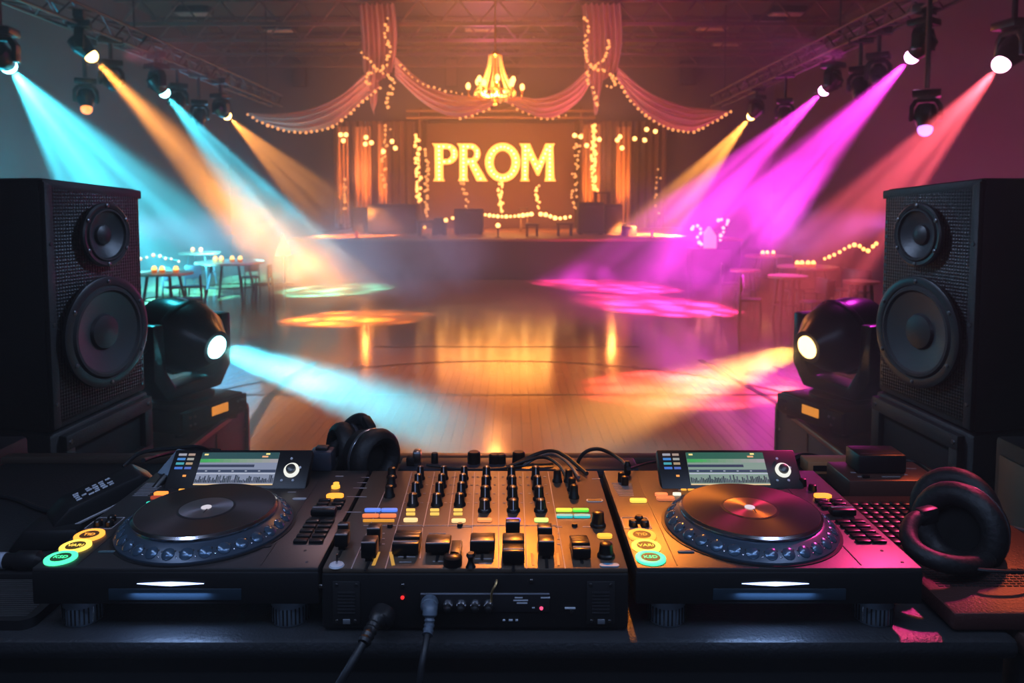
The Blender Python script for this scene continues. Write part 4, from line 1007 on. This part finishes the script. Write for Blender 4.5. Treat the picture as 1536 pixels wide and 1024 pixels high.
# ---- headphones
def headphones(label, loc, rot, cup_r, M1, M2, band, cable=None):
    t = thing('headphones', label, 'headphones', loc, 0, None); t.rotation_euler = rot
    for M in (M1, M2):
        sh = P().lathe([(.012, -.030), (cup_r*.55, -.030), (cup_r*.82, -.022), (cup_r*.92, -.006), (cup_r*.92, .006)], BLACK, M, 36).obj('ear_cup', t)
        cu_ = P(); n1, n2 = 40, 12; vs = []; fs = []
        for i in range(n1):
            a = 2*PI*i/n1
            for j in range(n2):
                b_ = 2*PI*j/n2; wr = 1+.035*math.sin(a*19)*max(0, math.sin(b_))
                rr = cup_r*.74+cup_r*.27*math.cos(b_)*wr; vs.append((rr*math.cos(a), rr*math.sin(a), .016+.017*math.sin(b_)*wr))
        for i in range(n1):
            for j in range(n2): fs.append((i*n2+j, ((i+1) % n1)*n2+j, ((i+1) % n1)*n2+(j+1) % n2, i*n2+(j+1) % n2))
        cu_.add(vs, fs, LEATHER, M); cu_.obj('ear_cushion', sh)
        P().lathe([(cup_r*.5, .008), (cup_r*.5, .010)], mat('speaker_cloth_black', (.006, .006, .007), .9), M, 28).obj('driver_cover', sh)
        P().lathe([(cup_r*.935, -.003), (cup_r*.955, 0), (cup_r*.935, .003)], mat('cup_trim', (.35, .37, .42), .25, .9), M, 36, False).obj('trim_ring', sh, label='thin silver trim ring')
    pts = smooth([Vector(v) for v in band], 3); q = P(); N = len(pts)
    q.tube(pts, [.0075+.0045*math.sin(PI*i/(N-1)) for i in range(N)], LEATHER, 12).obj('headband', t)
    for i, pos in ((0, pts[3]), (1, pts[-4])): q = P(); q.box((0, 0, 0), (.016, .022, .030), BLACK, .004, T(pos) @ align((pts[4]-pts[0]) if i == 0 else (pts[-1]-pts[-5]))).obj('slider', t)
    if cable: P().tube(smooth([Vector(v) for v in cable]), .0026, CABLE, 8).obj('cable', t)
    return t
# left pair: standing behind the left player
hy = 1.26; base = at(548, 706, hy); hl = Vector((base.x, hy, ZT))
c1 = Vector((.010, 0, .140-.035)); r_ = .046
def cupM(c, d): return T(c) @ align(d)
zc = at(565, 680, hy).z-ZT
M1 = cupM(Vector((at(566, 680, hy).x-hl.x-.012, -.01, zc)), (.80, -.60, -.02)); M2 = cupM(Vector((at(526, 680, hy).x-hl.x-.006, .03, zc-.004)), (-.85, -.5, .1))
top = at(535, 650, hy).z-ZT
headphones('black headphones standing on edge between the left player and the mixer', hl, (0, 0, 0), .048, M1, M2,
           [(M1.translation.x-.006, .02, zc+.04), (-.01, .035, zc+.052), (-.035, .05, zc+.038), (-.065, .045, zc-.01), (-.075, .02, zc-.04), (-.06, .0, zc-.05), (M2.translation.x-.004, .04, zc-.045)])
# right pair: lying on the keyboard
hr = Vector((0, 0, 0)); Yh = 1.02
kz = ZT+.030
c = at(1432, 790, 1.03); loc = Vector((c.x, 1.03, kz))
zc2 = c.z-kz
M1 = cupM(Vector((.012, .0, zc2)), (-.78, -.55, .12)); M2 = cupM(Vector((.055, .085, zc2-.012)), (-.70, -.6, .25))
def hp(px, py, Y): v = at(px, py, Y); return (v.x-loc.x, v.y-loc.y, v.z-loc.z)
headphones('black headphones lying on the keyboard right of the right player', loc, (0, 0, 0), .062, M1, M2,
           [hp(1392, 772, 1.0), hp(1368, 778, .99), hp(1360, 803, .97), hp(1374, 828, .945), hp(1412, 845, .925), hp(1455, 850, .93), hp(1488, 838, .98), hp(1496, 805, 1.06)],
           [hp(1458, 853, .93), hp(1490, 856, .92), hp(1540, 858, .92), hp(1600, 850, .95)])

# ---- keyboard slab on the right
kx0, kx1 = .515, .80
t = thing('keyboard_controller', 'flat black slab with dark keys and smooth reddish front, under the right headphones', 'keyboard', (0, 0, ZT))
KB = mat('keyboard_body', (.075, .030, .028), .38, .2, bump=('noise', 300, .15))
kf = .862
kx1 = .742
P().box(((kx0+kx1)/2, (kf+1.22)/2, .013), (kx1-kx0, 1.22-kf, .022), KB, .004).obj('body', t)
for i in (0, 1):
    for j in (0, 1): P().lathe([(.01, 0), (.01, .003)], RUBBER, T(kx0+.03+i*(kx1-kx0-.06), kf+.03+j*.29, 0), 12).obj('foot', t)
kp = P()
for i in range(8):
    for j in range(9): kp.box((kx0+.022+i*.0165, 1.045+j*.0165, .026), (.0135, .0135, .006), KNOB, .002)
kp.obj('keys', t)
gp = P()
for j in range(8):
    for i in range(23): gp.box((kx0+.02+i*.0085, .925+j*.0062, .0243), (.006, .0022, .0012), mat('grille_key', (.05, .05, .055), .3, .5), 0)
gp.obj('grille_slots', t)
# interface box with black adapter on top
t = thing('audio_interface', 'flat reddish lit device box behind the keyboard keys', 'audio interface', (0, 0, ZT))
c = at(1338, 735, 1.26); ix = c.x
P().box((ix, 1.295, .020), (.155, .095, .036), mat('interface_shell', (.12, .055, .045), .35, .3), .003).obj('body', t)
q = P()
for xx, yy, ww in ((-.05, -.03, .012), (.0, -.03, .03), (.03, -.02, .006), (.055, .01, .016), (-.055, -.01, .008)): q.box((ix+xx, 1.295+yy, .0384), (ww, .003, .0008), PALE)
q.obj('panel_print', t); P().box((ix-.045, 1.295-.035, .041), (.012, .006, .005), KNOB, .001).obj('switch', t)
for i in (-1, 1): P().box((ix+i*.06, 1.295, .0015), (.02, .07, .003), RUBBER).obj('foot', t)
o = P().box((0, 0, .0165), (.082, .055, .033), BLACK, .004).box((0, -.02, .0332), (.07, .004, .0006), DSTEEL).obj('power_adapter'); o.location = (ix-.008, 1.305, ZT+.038)
tag(o, 'small black box sitting on top of the reddish device box', 'adapter')
o = P().box((0, 0, .012), (.11, .04, .024), mat('orange_lit_box', (.5, .22, .10), .45), .003).box((0, -.0205, .012), (.09, .002, .010), BLACK).obj('cable_box'); o.location = (at(1250, 684, 1.40).x, 1.40, ZT); tag(o, 'small flat box with orange lit top at the rear right of the desk', 'box')
# cables on the right
def cable(label, pts, r, group='loose cables on the desk', m=CABLE):
    pts = smooth([Vector(v) for v in pts]); o0 = pts[0]
    o = P().tube([v-o0 for v in pts], r, m, 8).obj('cable'); o.location = o0; tag(o, label, 'cable', group); return o
def dz(px, py, h=.006): return onz(px, py, ZT+h)
cable('thin black cable from the rear right of the desk curving past the headphones', [dz(1195, 692), dz(1240, 689), dz(1320, 688), dz(1372, 690), dz(1398, 705), dz(1425, 735), dz(1462, 765), dz(1500, 785), dz(1560, 812)], .0035)
cable('second grey cable running along the side table behind the headphones', [dz(1372, 706), dz(1392, 720), dz(1420, 745, .02), dz(1470, 768, .02), dz(1510, 790), dz(1560, 800)], .003, m=mat('grey_cable', (.10, .10, .11), .45))
cable('thick black cable coil behind the right player screen', [dz(1182, 695), dz(1200, 682, .02), dz(1225, 684, .012), dz(1245, 694)], .005)
cable('cable arching behind the mixer into the right player', [dz(862, 706, .03), at(872, 680, 1.30), at(893, 671, 1.30), at(915, 678, 1.28), at(935, 692, 1.22), onz(943, 703, ZD+.012)], .0032)
cable('thin cable running from the right player rear to its screen', [onz(944, 703, ZD+.012), at(955, 699, 1.2), at(975, 693, 1.24), at(1000, 690, 1.27)], .002)
cable('upper black cable of the three lying over the rear right of the mixer', [dz(770, 697, .05), at(800, 682, 1.30), at(828, 674, 1.29), at(850, 684, 1.25), at(866, 698, 1.2), onz(880, 710, ZT+.081)], .0034)
cable('middle grey cable of the three lying over the rear right of the mixer', [dz(785, 698, .05), at(808, 684, 1.29), at(830, 679, 1.28), at(848, 690, 1.24), at(860, 702, 1.19), onz(868, 716, ZT+.081)], .0026, m=mat('grey_cable', (.10, .10, .11), .45))
cable('lower black cable of the three lying over the rear right of the mixer', [dz(760, 700, .05), at(795, 688, 1.29), at(818, 684, 1.28), at(836, 694, 1.23), at(846, 706, 1.18), onz(852, 718, ZT+.081)], .003)
cable('thin cable lying along the bar behind the mixer', [dz(640, 697, .05), dz(690, 703, .049), dz(740, 704, .049), dz(790, 697, .05), dz(830, 695, .05)], .0022)
# cable end inside right player: short black plug
o = P().lathe([(.004, 0), (.0055, .003), (.0055, .016), (.003, .022)], KNOB, n=14).obj('cable_plug'); o.location = onz(941, 712, ZD); o.location.z = ZD; tag(o, 'small black plug standing on the rear left of the right player', 'plug')

# ---- left clutter
t = thing('wireless_pack', 'black wedge shaped device with white print left of the left player', 'device', (at(155, 720, 1.15).x, 1.15, ZT), R(-38))
t.rotation_euler = (0, 0, R(40)); t.scale = (1.05, 1, 1.6)
P().prismb([(-.07, 0), (.07, 0), (.07, .040), (.045, .052), (-.05, .034), (-.07, .022)], BLACK, .064, .004, T(0, -.032, 0)).obj('body', t)
q = P()
for i in range(4):
    for j in range(6):
        if random.random() < .85: q.box((-.036+j*.0085+random.uniform(-.001, .001), -.016+i*.0088, 0), (.005+.002*random.random(), .0048, .0008), WHITE, 0, T(0, 0, .0436) @ ry(R(-10.7)))
q.obj('white_print', t, label='rows of tiny white print')
P().tube([(.05, -.034, .036), (.0, -.0345, .026), (-.055, -.034, .016)], .0014, PALE, 6).obj('edge_line', t)
P().box((.058, -.033, .028), (.016, .004, .016), mat('amber_window', (.5, .25, .05), .4, em=(1, .4, .05), es=.5, sample=False), .004).obj('status_window', t)
# connectors further left
a = at(20, 776, .98)
t = thing('inline_connector', 'long black inline plug with grey sleeve at the left picture edge', 'connector', (a.x, .98, ZT+.03), 0)
d = Vector((1, .03, -.02)).normalized(); Mx = align(d)
P().lathe([(.010, -.06), (.010, 0), (.013, .004), (.013, .030), (.009, .034)]+[(.0085 if i % 2 else .007, .036+.004*i) for i in range(10)]+[(.010, .078), (.010, .115), (.007, .12)], BLACK, Mx, 20).obj('body', t)
P().lathe([(.0105, -.03), (.0108, -.012)], mat('pale_sleeve', (.35, .38, .45), .4), Mx, 20).obj('sleeve', t); P().lathe([(.0106, .098), (.0108, .103)], MC['pale_sleeve'], Mx, 20).obj('ring', t)
P().box((.03, 0, -.02), (.10, .03, .02), BLACK, .004).obj('rest_block', t)
o = P().prismb([(-.06, 0), (.05, 0), (.035, .03), (-.035, .034)], BLACK, .06, .006, T(0, -.03, 0)).obj('plug_block'); o.location = (at(85, 757, 1.1).x, 1.1, ZT); o.rotation_euler = (0, 0, .2); tag(o, 'low black moulded block behind the inline plug on the left', 'adapter')
cable('black cable running from the print covered device toward the left player', [dz(215, 690, .05), dz(240, 682, .03), dz(262, 678, .02), dz(290, 672, .012), dz(330, 676, .01)], .004)
cable('black cable looping over the left rear of the desk', [dz(185, 700, .03), at(205, 680, 1.36), at(232, 674, 1.38), at(265, 672, 1.40), at(300, 668, 1.42), dz(330, 684, .006)], .0035)
cable('thin black cable on the far left of the desk rising to the rack', [dz(110, 772), dz(60, 765), dz(20, 745), dz(-30, 742)], .004)
o = P().box((0, 0, .008), (.032, .048, .012), mat('usb_grey_face', (.20, .26, .32), .4), .003).lathe([(.006, 0), (.006, .03), (.004, .036)], BLACK, T(0, -.022, .008) @ rx(PI/2)).obj('usb_stick'); p0 = onz(268, 697, ZD+.02)
o.location = p0; o.rotation_euler = (R(35), 0, R(-28)); o.location.z = ZD+.016; tag(o, 'small grey faced stick plugged at the left of the left player screen', 'usb stick')
o = P().box((0, 0, .016), (.036, .03, .032), mat('adapter_slate', (.03, .035, .05), .35), .004).box((0, 0, .034), (.02, .016, .006), BLACK, .002).obj('screen_adapter'); v = onz(482, 706, ZD); o.location = (v.x, v.y+.01, ZD); tag(o, 'small dark box between the left player screen and the headphones', 'adapter')
# mesh pad at left front
t = thing('mesh_pad', 'flat black pad with ribbed mesh top left of the left player', 'pad', (0, 0, ZT))
rounded(.135, .078, .015, 0, .012, BLACK, T(-.70, .945, 0)).obj('base', t)
q = P()
for j in range(30): q.box((-.70, .945-.068+j*.0047, .0126), (.250, .0024, .0014), mat('mesh_thread', (.06, .058, .06), .45, .2))
q.obj('ribbed_mesh', t)

# ---- loudspeakers, subs
GRI = mat('perforated_grille', (.014, .014, .015), .42, .4, bump=('perf', 105, 1.0))
CONE = mat('speaker_cone', (.022, .024, .028), .40, bump=('noise', 500, .2))
SURR = mat('speaker_surround', (.016, .016, .018), .33)
def speaker_set(s):
    mir = lambda px: px if s < 0 else 1536-px
    N = at(mir(72), 450, 2.05); Fq = at(mir(219), 430, 2.42)
    u = Vector((Fq.x-N.x, Fq.y-N.y, 0)); W = u.length
    mid = (N+Fq)/2
    e_y = Vector((-1, 0, 0)) if s < 0 else Vector((1, 0, 0))
    un = u.normalized(); nn = Vector((un.y, -un.x, 0)) if s < 0 else Vector((-un.y, un.x, 0))
    e_y = -nn; ang = math.atan2(-e_y.x, e_y.y)
    zn0, zn1 = at(mir(90), 652, 2.05).z, at(mir(72), 266, 2.05).z
    zf0, zf1 = at(mir(226), 585, 2.42).z, at(mir(214), 284, 2.42).z
    k = -1 if s < 0 else 1              # local x of the near edge has sign k
    side = 'left' if s < 0 else 'right'
    zb = min(zn0, zf0)
    t = thing('loudspeaker', 'large black two-driver loudspeaker standing %s of the desk' % side, 'loudspeaker', (mid.x, mid.y, zb), ang, 'pair of loudspeakers')
    hw = W/2; dep = .46
    q4 = [(k*hw, zn0-zb), (-k*hw, zf0-zb), (-k*hw, zf1-zb), (k*hw, zn1-zb)]
    P().prismb(q4, CAB, dep, .012, T(0, .012, 0)).obj('cabinet', t)
    ins = lambda f, g: [(x*f, (z-(zn1-zb)/2)*g+(zn1-zb)/2) for x, z in q4]
    P().prismb(ins(.90, .92), GRI, .014, .004, T(0, .002, 0)).obj('grille', t)
    P().prismb([(k*hw*.99, q4[3][1]-.035), (-k*hw*.99, q4[2][1]-.030), (-k*hw*.99, q4[2][1]-.004), (k*hw*.99, q4[3][1]-.004)], CAB, .02, .003, T(0, .004, 0)).obj('top_trim', t)
    P().prismb([(k*hw*1.0, q4[0][1]+.01), (k*hw*.86, q4[0][1]+.015), (k*hw*.86, q4[3][1]-.02), (k*hw*1.0, q4[3][1]-.01)], CAB, .02, .004, T(0, -.003, 0)).obj('corner_trim', t)
    q = P()
    for i in range(24): q.box((-k*hw*.86, .0045, .06+i*(zf1-zb-.14)/24), (.010, .006, .010), DSTEEL)
    q.obj('edge_slots', t)
    for i, z in enumerate((.08, .30, .52)): P().lathe([(.006, 0), (.005, .002)], DSTEEL, T(k*hw*.93, -.004, z) @ rx(PI/2), 10).obj('screw', t)
    Mi = (T(mid.x, mid.y, zb) @ rz(ang)).inverted()
    def hit(px, py):
        d = ray(mir(px), py); P0 = Vector((mid.x, mid.y, 0)); tt = (P0-VO).dot(nn)/d.dot(nn); return Mi @ (VO+d*tt)
    for nm, px, py, rad in (('woofer', 154, 497, .157), ('midrange_driver', 151, 352, .090)):
        c = hit(px, py); M = T(c.x, -.013, c.z) @ rx(PI/2)
        rg = P().lathe([(rad*1.04, 0), (rad*1.04, .010), (rad*.98, .014), (rad*.88, .012), (rad*.86, .008)], SURR, M, 56, False).obj(nm, t)
        P().lathe([(rad*.87, .008), (rad*.83, .016), (rad*.78, .016), (rad*.74, .008)], RUBBER, M, 56, False).obj('surround', rg)
        P().lathe([(rad*.745, .009), (rad*.55, -.001), (rad*.30, -.010), (.0005, -.011)], CONE, M, 56, False).obj('cone', rg)
        P().lathe([(rad*.34, -.0085), (rad*.31, .000), (rad*.2, .004), (rad*.1, .006), (.0005, .0065)], mat('dust_cap', (.012, .010, .012), .45), M, 36, False).obj('dust_cap', rg)
        for a in range(30, 390, 60): P().lathe([(.007, .010), (.006, .0155), (.003, .017)], DSTEEL, M @ rz(R(a)) @ T(rad*.95, 0, 0), 10).obj('bolt', rg)
    # subwoofer beneath
    t = thing('subwoofer', 'black subwoofer with shade-dark slot under the %s loudspeaker' % side, 'subwoofer', (mid.x, mid.y, ZP), ang, 'pair of subwoofers')
    g0 = .004
    sq = [(k*hw, 0), (-k*hw*1.04, 0), (-k*hw*1.04, zf0-ZP-g0), (k*hw, zn0-ZP-g0)]
    P().prismb(sq, CAB, dep, .010, T(0, .012, 0)).obj('cabinet', t)
    zA, zB = zn0-ZP-g0, zf0-ZP-g0
    lerp = lambda f: zA+(zB-zA)*f
    fr = P()
    def band(x0f, x1f, o0, o1, m, th, y, b=.003, pp=None):
        xa, xb = k*hw*(1-2*x0f), k*hw*(1-2*x1f); za, zc_ = lerp(x0f), lerp(x1f)
        return (pp or P()).prismb([(xa, za-o0), (xb, zc_-o0), (xb, zc_-o1), (xa, za-o1)], m, th, b, T(0, y, 0))
    band(.08, .99, .012, .055, CAB, .03, -.012).obj('slot_frame', t); band(.08, .99, .165, .215, CAB, .03, -.012).obj('slot_frame', t)
    band(.08, .16, .05, .17, CAB, .03, -.012).obj('slot_frame', t); band(.90, .99, .05, .17, CAB, .03, -.012).obj('slot_frame', t)
    band(.12, .95, .05, .17, mat('slot_shade', (.003, .003, .004), .8), .004, .006, .001).obj('slot_shade_plate', t)  # near-black plate painted for the shade inside the slot
    band(.08, .99, .235, .50, CAB, .02, -.004).obj('lower_panel', t)
    for f, o_ in ((.12, .033), (.95, .033), (.12, .19), (.95, .19), (.12, .25), (.95, .25)): P().lathe([(.007, 0), (.005, .003)], DSTEEL, T(k*hw*(1-2*f), -.012, lerp(f)-o_) @ rx(PI/2), 10).obj('screw', t)
speaker_set(-1); speaker_set(1)
# equipment rack at the outer edges
for s, lab in ((-1, 'left'), (1, 'right')):
    c = at(48 if s < 0 else 1488, 652, 1.87)
    t = thing('equipment_rack', 'low black rack case at the %s picture edge beside the desk' % lab, 'rack case', (c.x+s*.157, 1.70, ZP), 0, 'rack cases at the booth sides')
    h = c.z-ZP
    P().box((0, 0, h/2+.01), (.30, .34, h-.02), MATTE, .012).obj('body', t)
    P().box((-s*.152, 0, h/2+.01), (.008, .28, h-.10), BLACK, .002).obj('side_panel', t)
    P().box((-s*.14, -.165, h/2+.01), (.012, .012, h-.03), DSTEEL, .002).obj('edge_rail', t)
    for i in (-1, 1): P().box((i*.1, 0, .006), (.05, .28, .012), RUBBER).obj('foot', t)

# ---- road cases with moving heads
def road_case(s, side):
    z = 1.735; mir = lambda px: px if s < 0 else 1536-px
    x1 = s*1.135; x0 = s*1.62; y0, y1 = 2.52, 3.22
    t = thing('road_case', 'black road case with bright edge trim carrying the %s moving head' % side, 'road case', ((x0+x1)/2, (y0+y1)/2, ZP), 0, 'road cases beside the speakers')
    wd = abs(x1-x0); h = z-ZP; L = y1-y0
    CASE = mat('case_laminate', (.035, .022, .022), .45, bump=('noise', 120, .15)); ED = mat('case_edge', (.30, .22, .18), .35, .8)
    P().box((0, 0, h/2+.01), (wd, L, h-.02), CASE, .006).obj('body', t)
    sx = -s*wd/2
    P().box((sx, 0, h-.008), (.02, L+.006, .02), ED, .004).obj('edge_trim', t); P().box((0, -L/2, h-.008), (wd, .02, .02), ED, .004).obj('edge_trim', t)
    P().box((sx, L/2, h/2), (.02, .02, h-.03), ED, .004).obj('corner_trim', t)
    P().box((sx, .02, h/2), (.008, .016, h-.06), BLACK).obj('lid_seam', t)
    for yy, zz in ((L/2-.04, h-.10), (.0, h-.10), (L/2-.04, h-.30), (-.2, h-.1)): P().lathe([(.008, 0), (.006, .004)], STEEL, T(sx-s*.004, yy, zz) @ ry(-s*PI/2), 10).obj('rivet', t)
    for i in (-1, 1): P().box((i*wd*.3, 0, .006), (.06, L*.8, .012), RUBBER).obj('foot', t)
    az = math.atan2(.87, .42)*(-s) if True else 0
    d = Vector((-s*.88, -.34, -.20)).normalized()
    az = math.atan2(d.x, -d.y); el = math.asin(d.z)
    sM = 1.13
    loc = Vector((at(mir(276), 600, 2.92).x, 2.92, z+.008))
    lm = lensg('near_cyan', (.40, .92, 1), 5) if s < 0 else lensg('near_amber', (1, .60, .22), 4.5)
    moving_head(('moving_head_light', 'cyan moving head standing on the left road case' if s < 0 else 'amber moving head standing on the right road case', 'moving heads beside the speakers'), loc, az, el, sM, False, lm)
    lens = loc+Vector((0, 0, .30*sM))+d*.178*sM
    beam_light(lens, d, (.12, .82, 1) if s < 0 else (1, .46, .12), 1500 if s < 0 else 1200, 15, 3.3+s, .45, .4, .04, 14)
road_case(-1, 'left'); road_case(1, 'right')

# ================================================================== drifting smoke
def smoke(lo, hi, dens, scale, seed, label, col=(.9, .95, 1), base=0.):
    m = bpy.data.materials.new('smoke_volume'); m.use_nodes = True; n = m.node_tree.nodes; k = m.node_tree.links
    n.remove(n['Principled BSDF']); vs = n.new('ShaderNodeVolumeScatter'); vs.inputs['Color'].default_value = (*col, 1); vs.inputs['Anisotropy'].default_value = .1
    tc = n.new('ShaderNodeTexCoord'); nz = n.new('ShaderNodeTexNoise'); nz.inputs['Scale'].default_value = scale; nz.inputs['Detail'].default_value = 4; nz.inputs['Roughness'].default_value = .6; nz.inputs['Distortion'].default_value = .6
    mp = n.new('ShaderNodeMapping'); mp.inputs['Location'].default_value = (seed, seed*.7, seed*.3); k.new(tc.outputs['Object'], mp.inputs[0]); k.new(mp.outputs[0], nz.inputs['Vector'])
    mr = n.new('ShaderNodeMapRange'); mr.inputs[1].default_value = .40; mr.inputs[2].default_value = .72; mr.inputs[3].default_value = dens*base; mr.inputs[4].default_value = dens; k.new(nz.outputs['Fac'], mr.inputs[0])
    # fade to nothing at the domain walls
    mp2 = n.new('ShaderNodeMapping'); mp2.inputs['Location'].default_value = (-1, -1, -1); mp2.inputs['Scale'].default_value = (2, 2, 2); k.new(tc.outputs['Generated'], mp2.inputs[0])
    ln = n.new('ShaderNodeVectorMath'); ln.operation = 'LENGTH'; k.new(mp2.outputs[0], ln.inputs[0])
    mf = n.new('ShaderNodeMapRange'); mf.interpolation_type = 'SMOOTHSTEP'; mf.inputs[1].default_value = .35; mf.inputs[2].default_value = 1.0; mf.inputs[3].default_value = 1; mf.inputs[4].default_value = 0; k.new(ln.outputs['Value'], mf.inputs[0])
    mu = n.new('ShaderNodeMath'); mu.operation = 'MULTIPLY'; k.new(mr.outputs[0], mu.inputs[0]); k.new(mf.outputs[0], mu.inputs[1]); k.new(mu.outputs[0], vs.inputs['Density'])
    k.new(vs.outputs[0], n['Material Output'].inputs['Volume'])
    c = (Vector(lo)+Vector(hi))/2; h = (Vector(hi)-Vector(lo))/2
    o = P().sph((0, 0, 0), 1, m, 24, tuple(h)).obj('drifting_smoke'); o.location = c; tag(o, label, 'smoke', None, 'stuff'); return o
smoke((-8.5, 12, .1), (.5, 24, 4.0), .17, .55, 3.1, 'pale drifting smoke over the left of the dance floor')
smoke((-5.4, 13.6, .1), (.2, 19.6, 2.7), .42, .9, 6.3, 'dense pale smoke cloud in front of the left half of the stage')
smoke((-1.62, 2.05, 1.2), (.15, 3.6, 2.40), 1.15, 2.2, 9.2, 'low pale smoke drifting behind the left player', base=.35)
smoke((-.1, 2.05, 1.2), (1.62, 3.6, 2.40), .9, 2.2, 4.4, 'thin warm tinted smoke added for the amber beam behind the right player', (1, .92, .85), .5)  # smoke added where the amber beam passes so that its cone shows
smoke((1.0, 12, .1), (8.5, 23, 4.0), .10, .5, 5.5, 'faint magenta smoke over the right of the dance floor')

# ================================================================== general lights
# gold sign and stage
sx = at(741, 243, YD).x
area((sx, YD-.5, 5.0), (sx, 20, 0.5), (1, .36, .07), 160, 5, 1.4)
area((sx, 30.2, 1.7), (sx, 34.4, 4.2), (1, .27, .05), 400, 8, .5)
for px in (545, 920): point(at(px, 262, 32.3), (1, .30, .06), 210, .08)
area((sx, 29.5, 6.3), (sx, 34.6, 2.5), (1, .30, .06), 420, 7, .6)
# chandelier and swags
point((at(743, 120, 24).x, 23.6, at(743, 128, 24).z-.3), (1, .36, .08), 420, .12)
spot((sx-3.2, 20, 3.0), (sx-3.2, 25, 7.2), (1, .29, .17), 2300, 52, .9, .3)
spot((sx+3.2, 20, 3.0), (sx+3.2, 25, 7.2), (1, .27, .22), 2300, 52, .9, .3)
spot((6, 14, 5.2), (3.4, 25, 7.4), (1, .10, .6), 1500, 40, .9)
spot((-7, 14, 5.2), (-4.4, 25, 7.0), (1, .22, .34), 1200, 40, .9)
point((sx, 27, 7.8), (.7, .12, .30), 260, .8)
# side wash
point((-10.5, 15, 3.0), (.02, .42, .58), 900, 1.0)
point((-9.0, 24, 3.5), (.06, .35, .6), 420, 1.0)
point((9.5, 16, 3.0), (.75, .05, .28), 170, 1.0)
point((8.5, 24, 3.5), (.8, .04, .5), 260, 1.0)
# added cool and magenta spots, hidden behind the speakers, to brighten the smoke
spot((-9.3, 17, 2.2), (-2.4, 17.4, 1.0), (.45, .68, 1), 8500, 32, 1, .2)
spot((8.6, 17, 2.2), (3.0, 18.2, 1.1), (.80, .16, .9), 5000, 50, .9, .2)
# broad amber wash on the dance floor
spot((-.5, 14, 8.6), (-.2, 9.5, 0), (1, .36, .085), 7000, 62, .9, .4)
# booth gear
spot((.15, 3.2, 4.2), (MX+.085, 1.05, ZD), (1, .30, .035), 430, 10, .8, .05)
spot((-.3, 3.2, 4.2), (MX-.10, 1.05, ZD), (.9, .58, .62), 34, 9, .8, .05)
spot((2.4, 3.0, 4.4), (.45, 1.03, ZD), (1, .045, .30), 480, 5.4, .25, .04)
spot((.6, 3.4, 4.0), (.235, 1.05, ZD), (1, .30, .04), 85, 7, .8, .05)
spot((1.9, 2.6, 3.8), (.70, 1.0, ZT), (1, .17, .06), 80, 14, .8, .08)
spot((-1.2, 3.2, 4.0), (-.42, 1.03, ZD), (.55, .60, 1), 5, 14, .8, .06)
spot((.6, 3.3, 3.9), (-.30, 1.06, ZD), (1, .36, .06), 22, 7, .8, .05)
for xx, tx in ((-.62, -.38), (.60, .33)): area((xx, .59, 3.15), (tx, .92, ZD), (.55, .68, 1), 3.2, 1.0, .07)
area((-.1, .33, 3.0), (-.1, .86, ZT), (.38, .58, 1), 4.0, 1.8, .05)
area((-.05, .40, ZT+.25), (-.05, .9, ZT+.03), (.40, .58, 1), .55, 1.3, .03)
spot((-.6, .5, 3.4), (-.68, 1.1, ZT), (.45, .60, 1), 6, 22, .8, .1)
spot((-1.9, 3.9, 3.4), (-1.3, 2.95, 2.1), (.06, .75, .9), 60, 22, .7, .06)
spot((1.9, 3.9, 3.4), (1.3, 2.95, 2.1), (.9, .05, .75), 60, 22, .7, .06)
spot((-.35, 2.5, 3.5), (1.20, 2.25, 2.28), (.50, .66, 1), 110, 26, .7, .15)
spot((.35, 2.5, 3.5), (-1.20, 2.25, 2.28), (.45, .64, 1), 110, 26, .7, .15)
spot((-.2, 4.5, 3.2), (-1.15, 2.6, 1.9), (1, .36, .09), 30, 20, .7, .08)
spot((.2, 4.5, 3.2), (1.15, 2.6, 1.9), (1, .28, .10), 30, 20, .7, .08)

# ================================================================== render look
sc.view_settings.view_transform = 'Standard'; sc.view_settings.look = 'None'; sc.view_settings.gamma = .92; sc.view_settings.exposure = .10
cy = sc.cycles
cy.use_denoising = True; cy.max_bounces = 5; cy.diffuse_bounces = 1; cy.glossy_bounces = 3; cy.transmission_bounces = 3; cy.transparent_max_bounces = 8; cy.volume_bounces = 0
cy.sample_clamp_indirect = 30; cy.use_light_tree = True; cy.volume_step_rate = 2.0; cy.caustics_reflective = False; cy.caustics_refractive = False
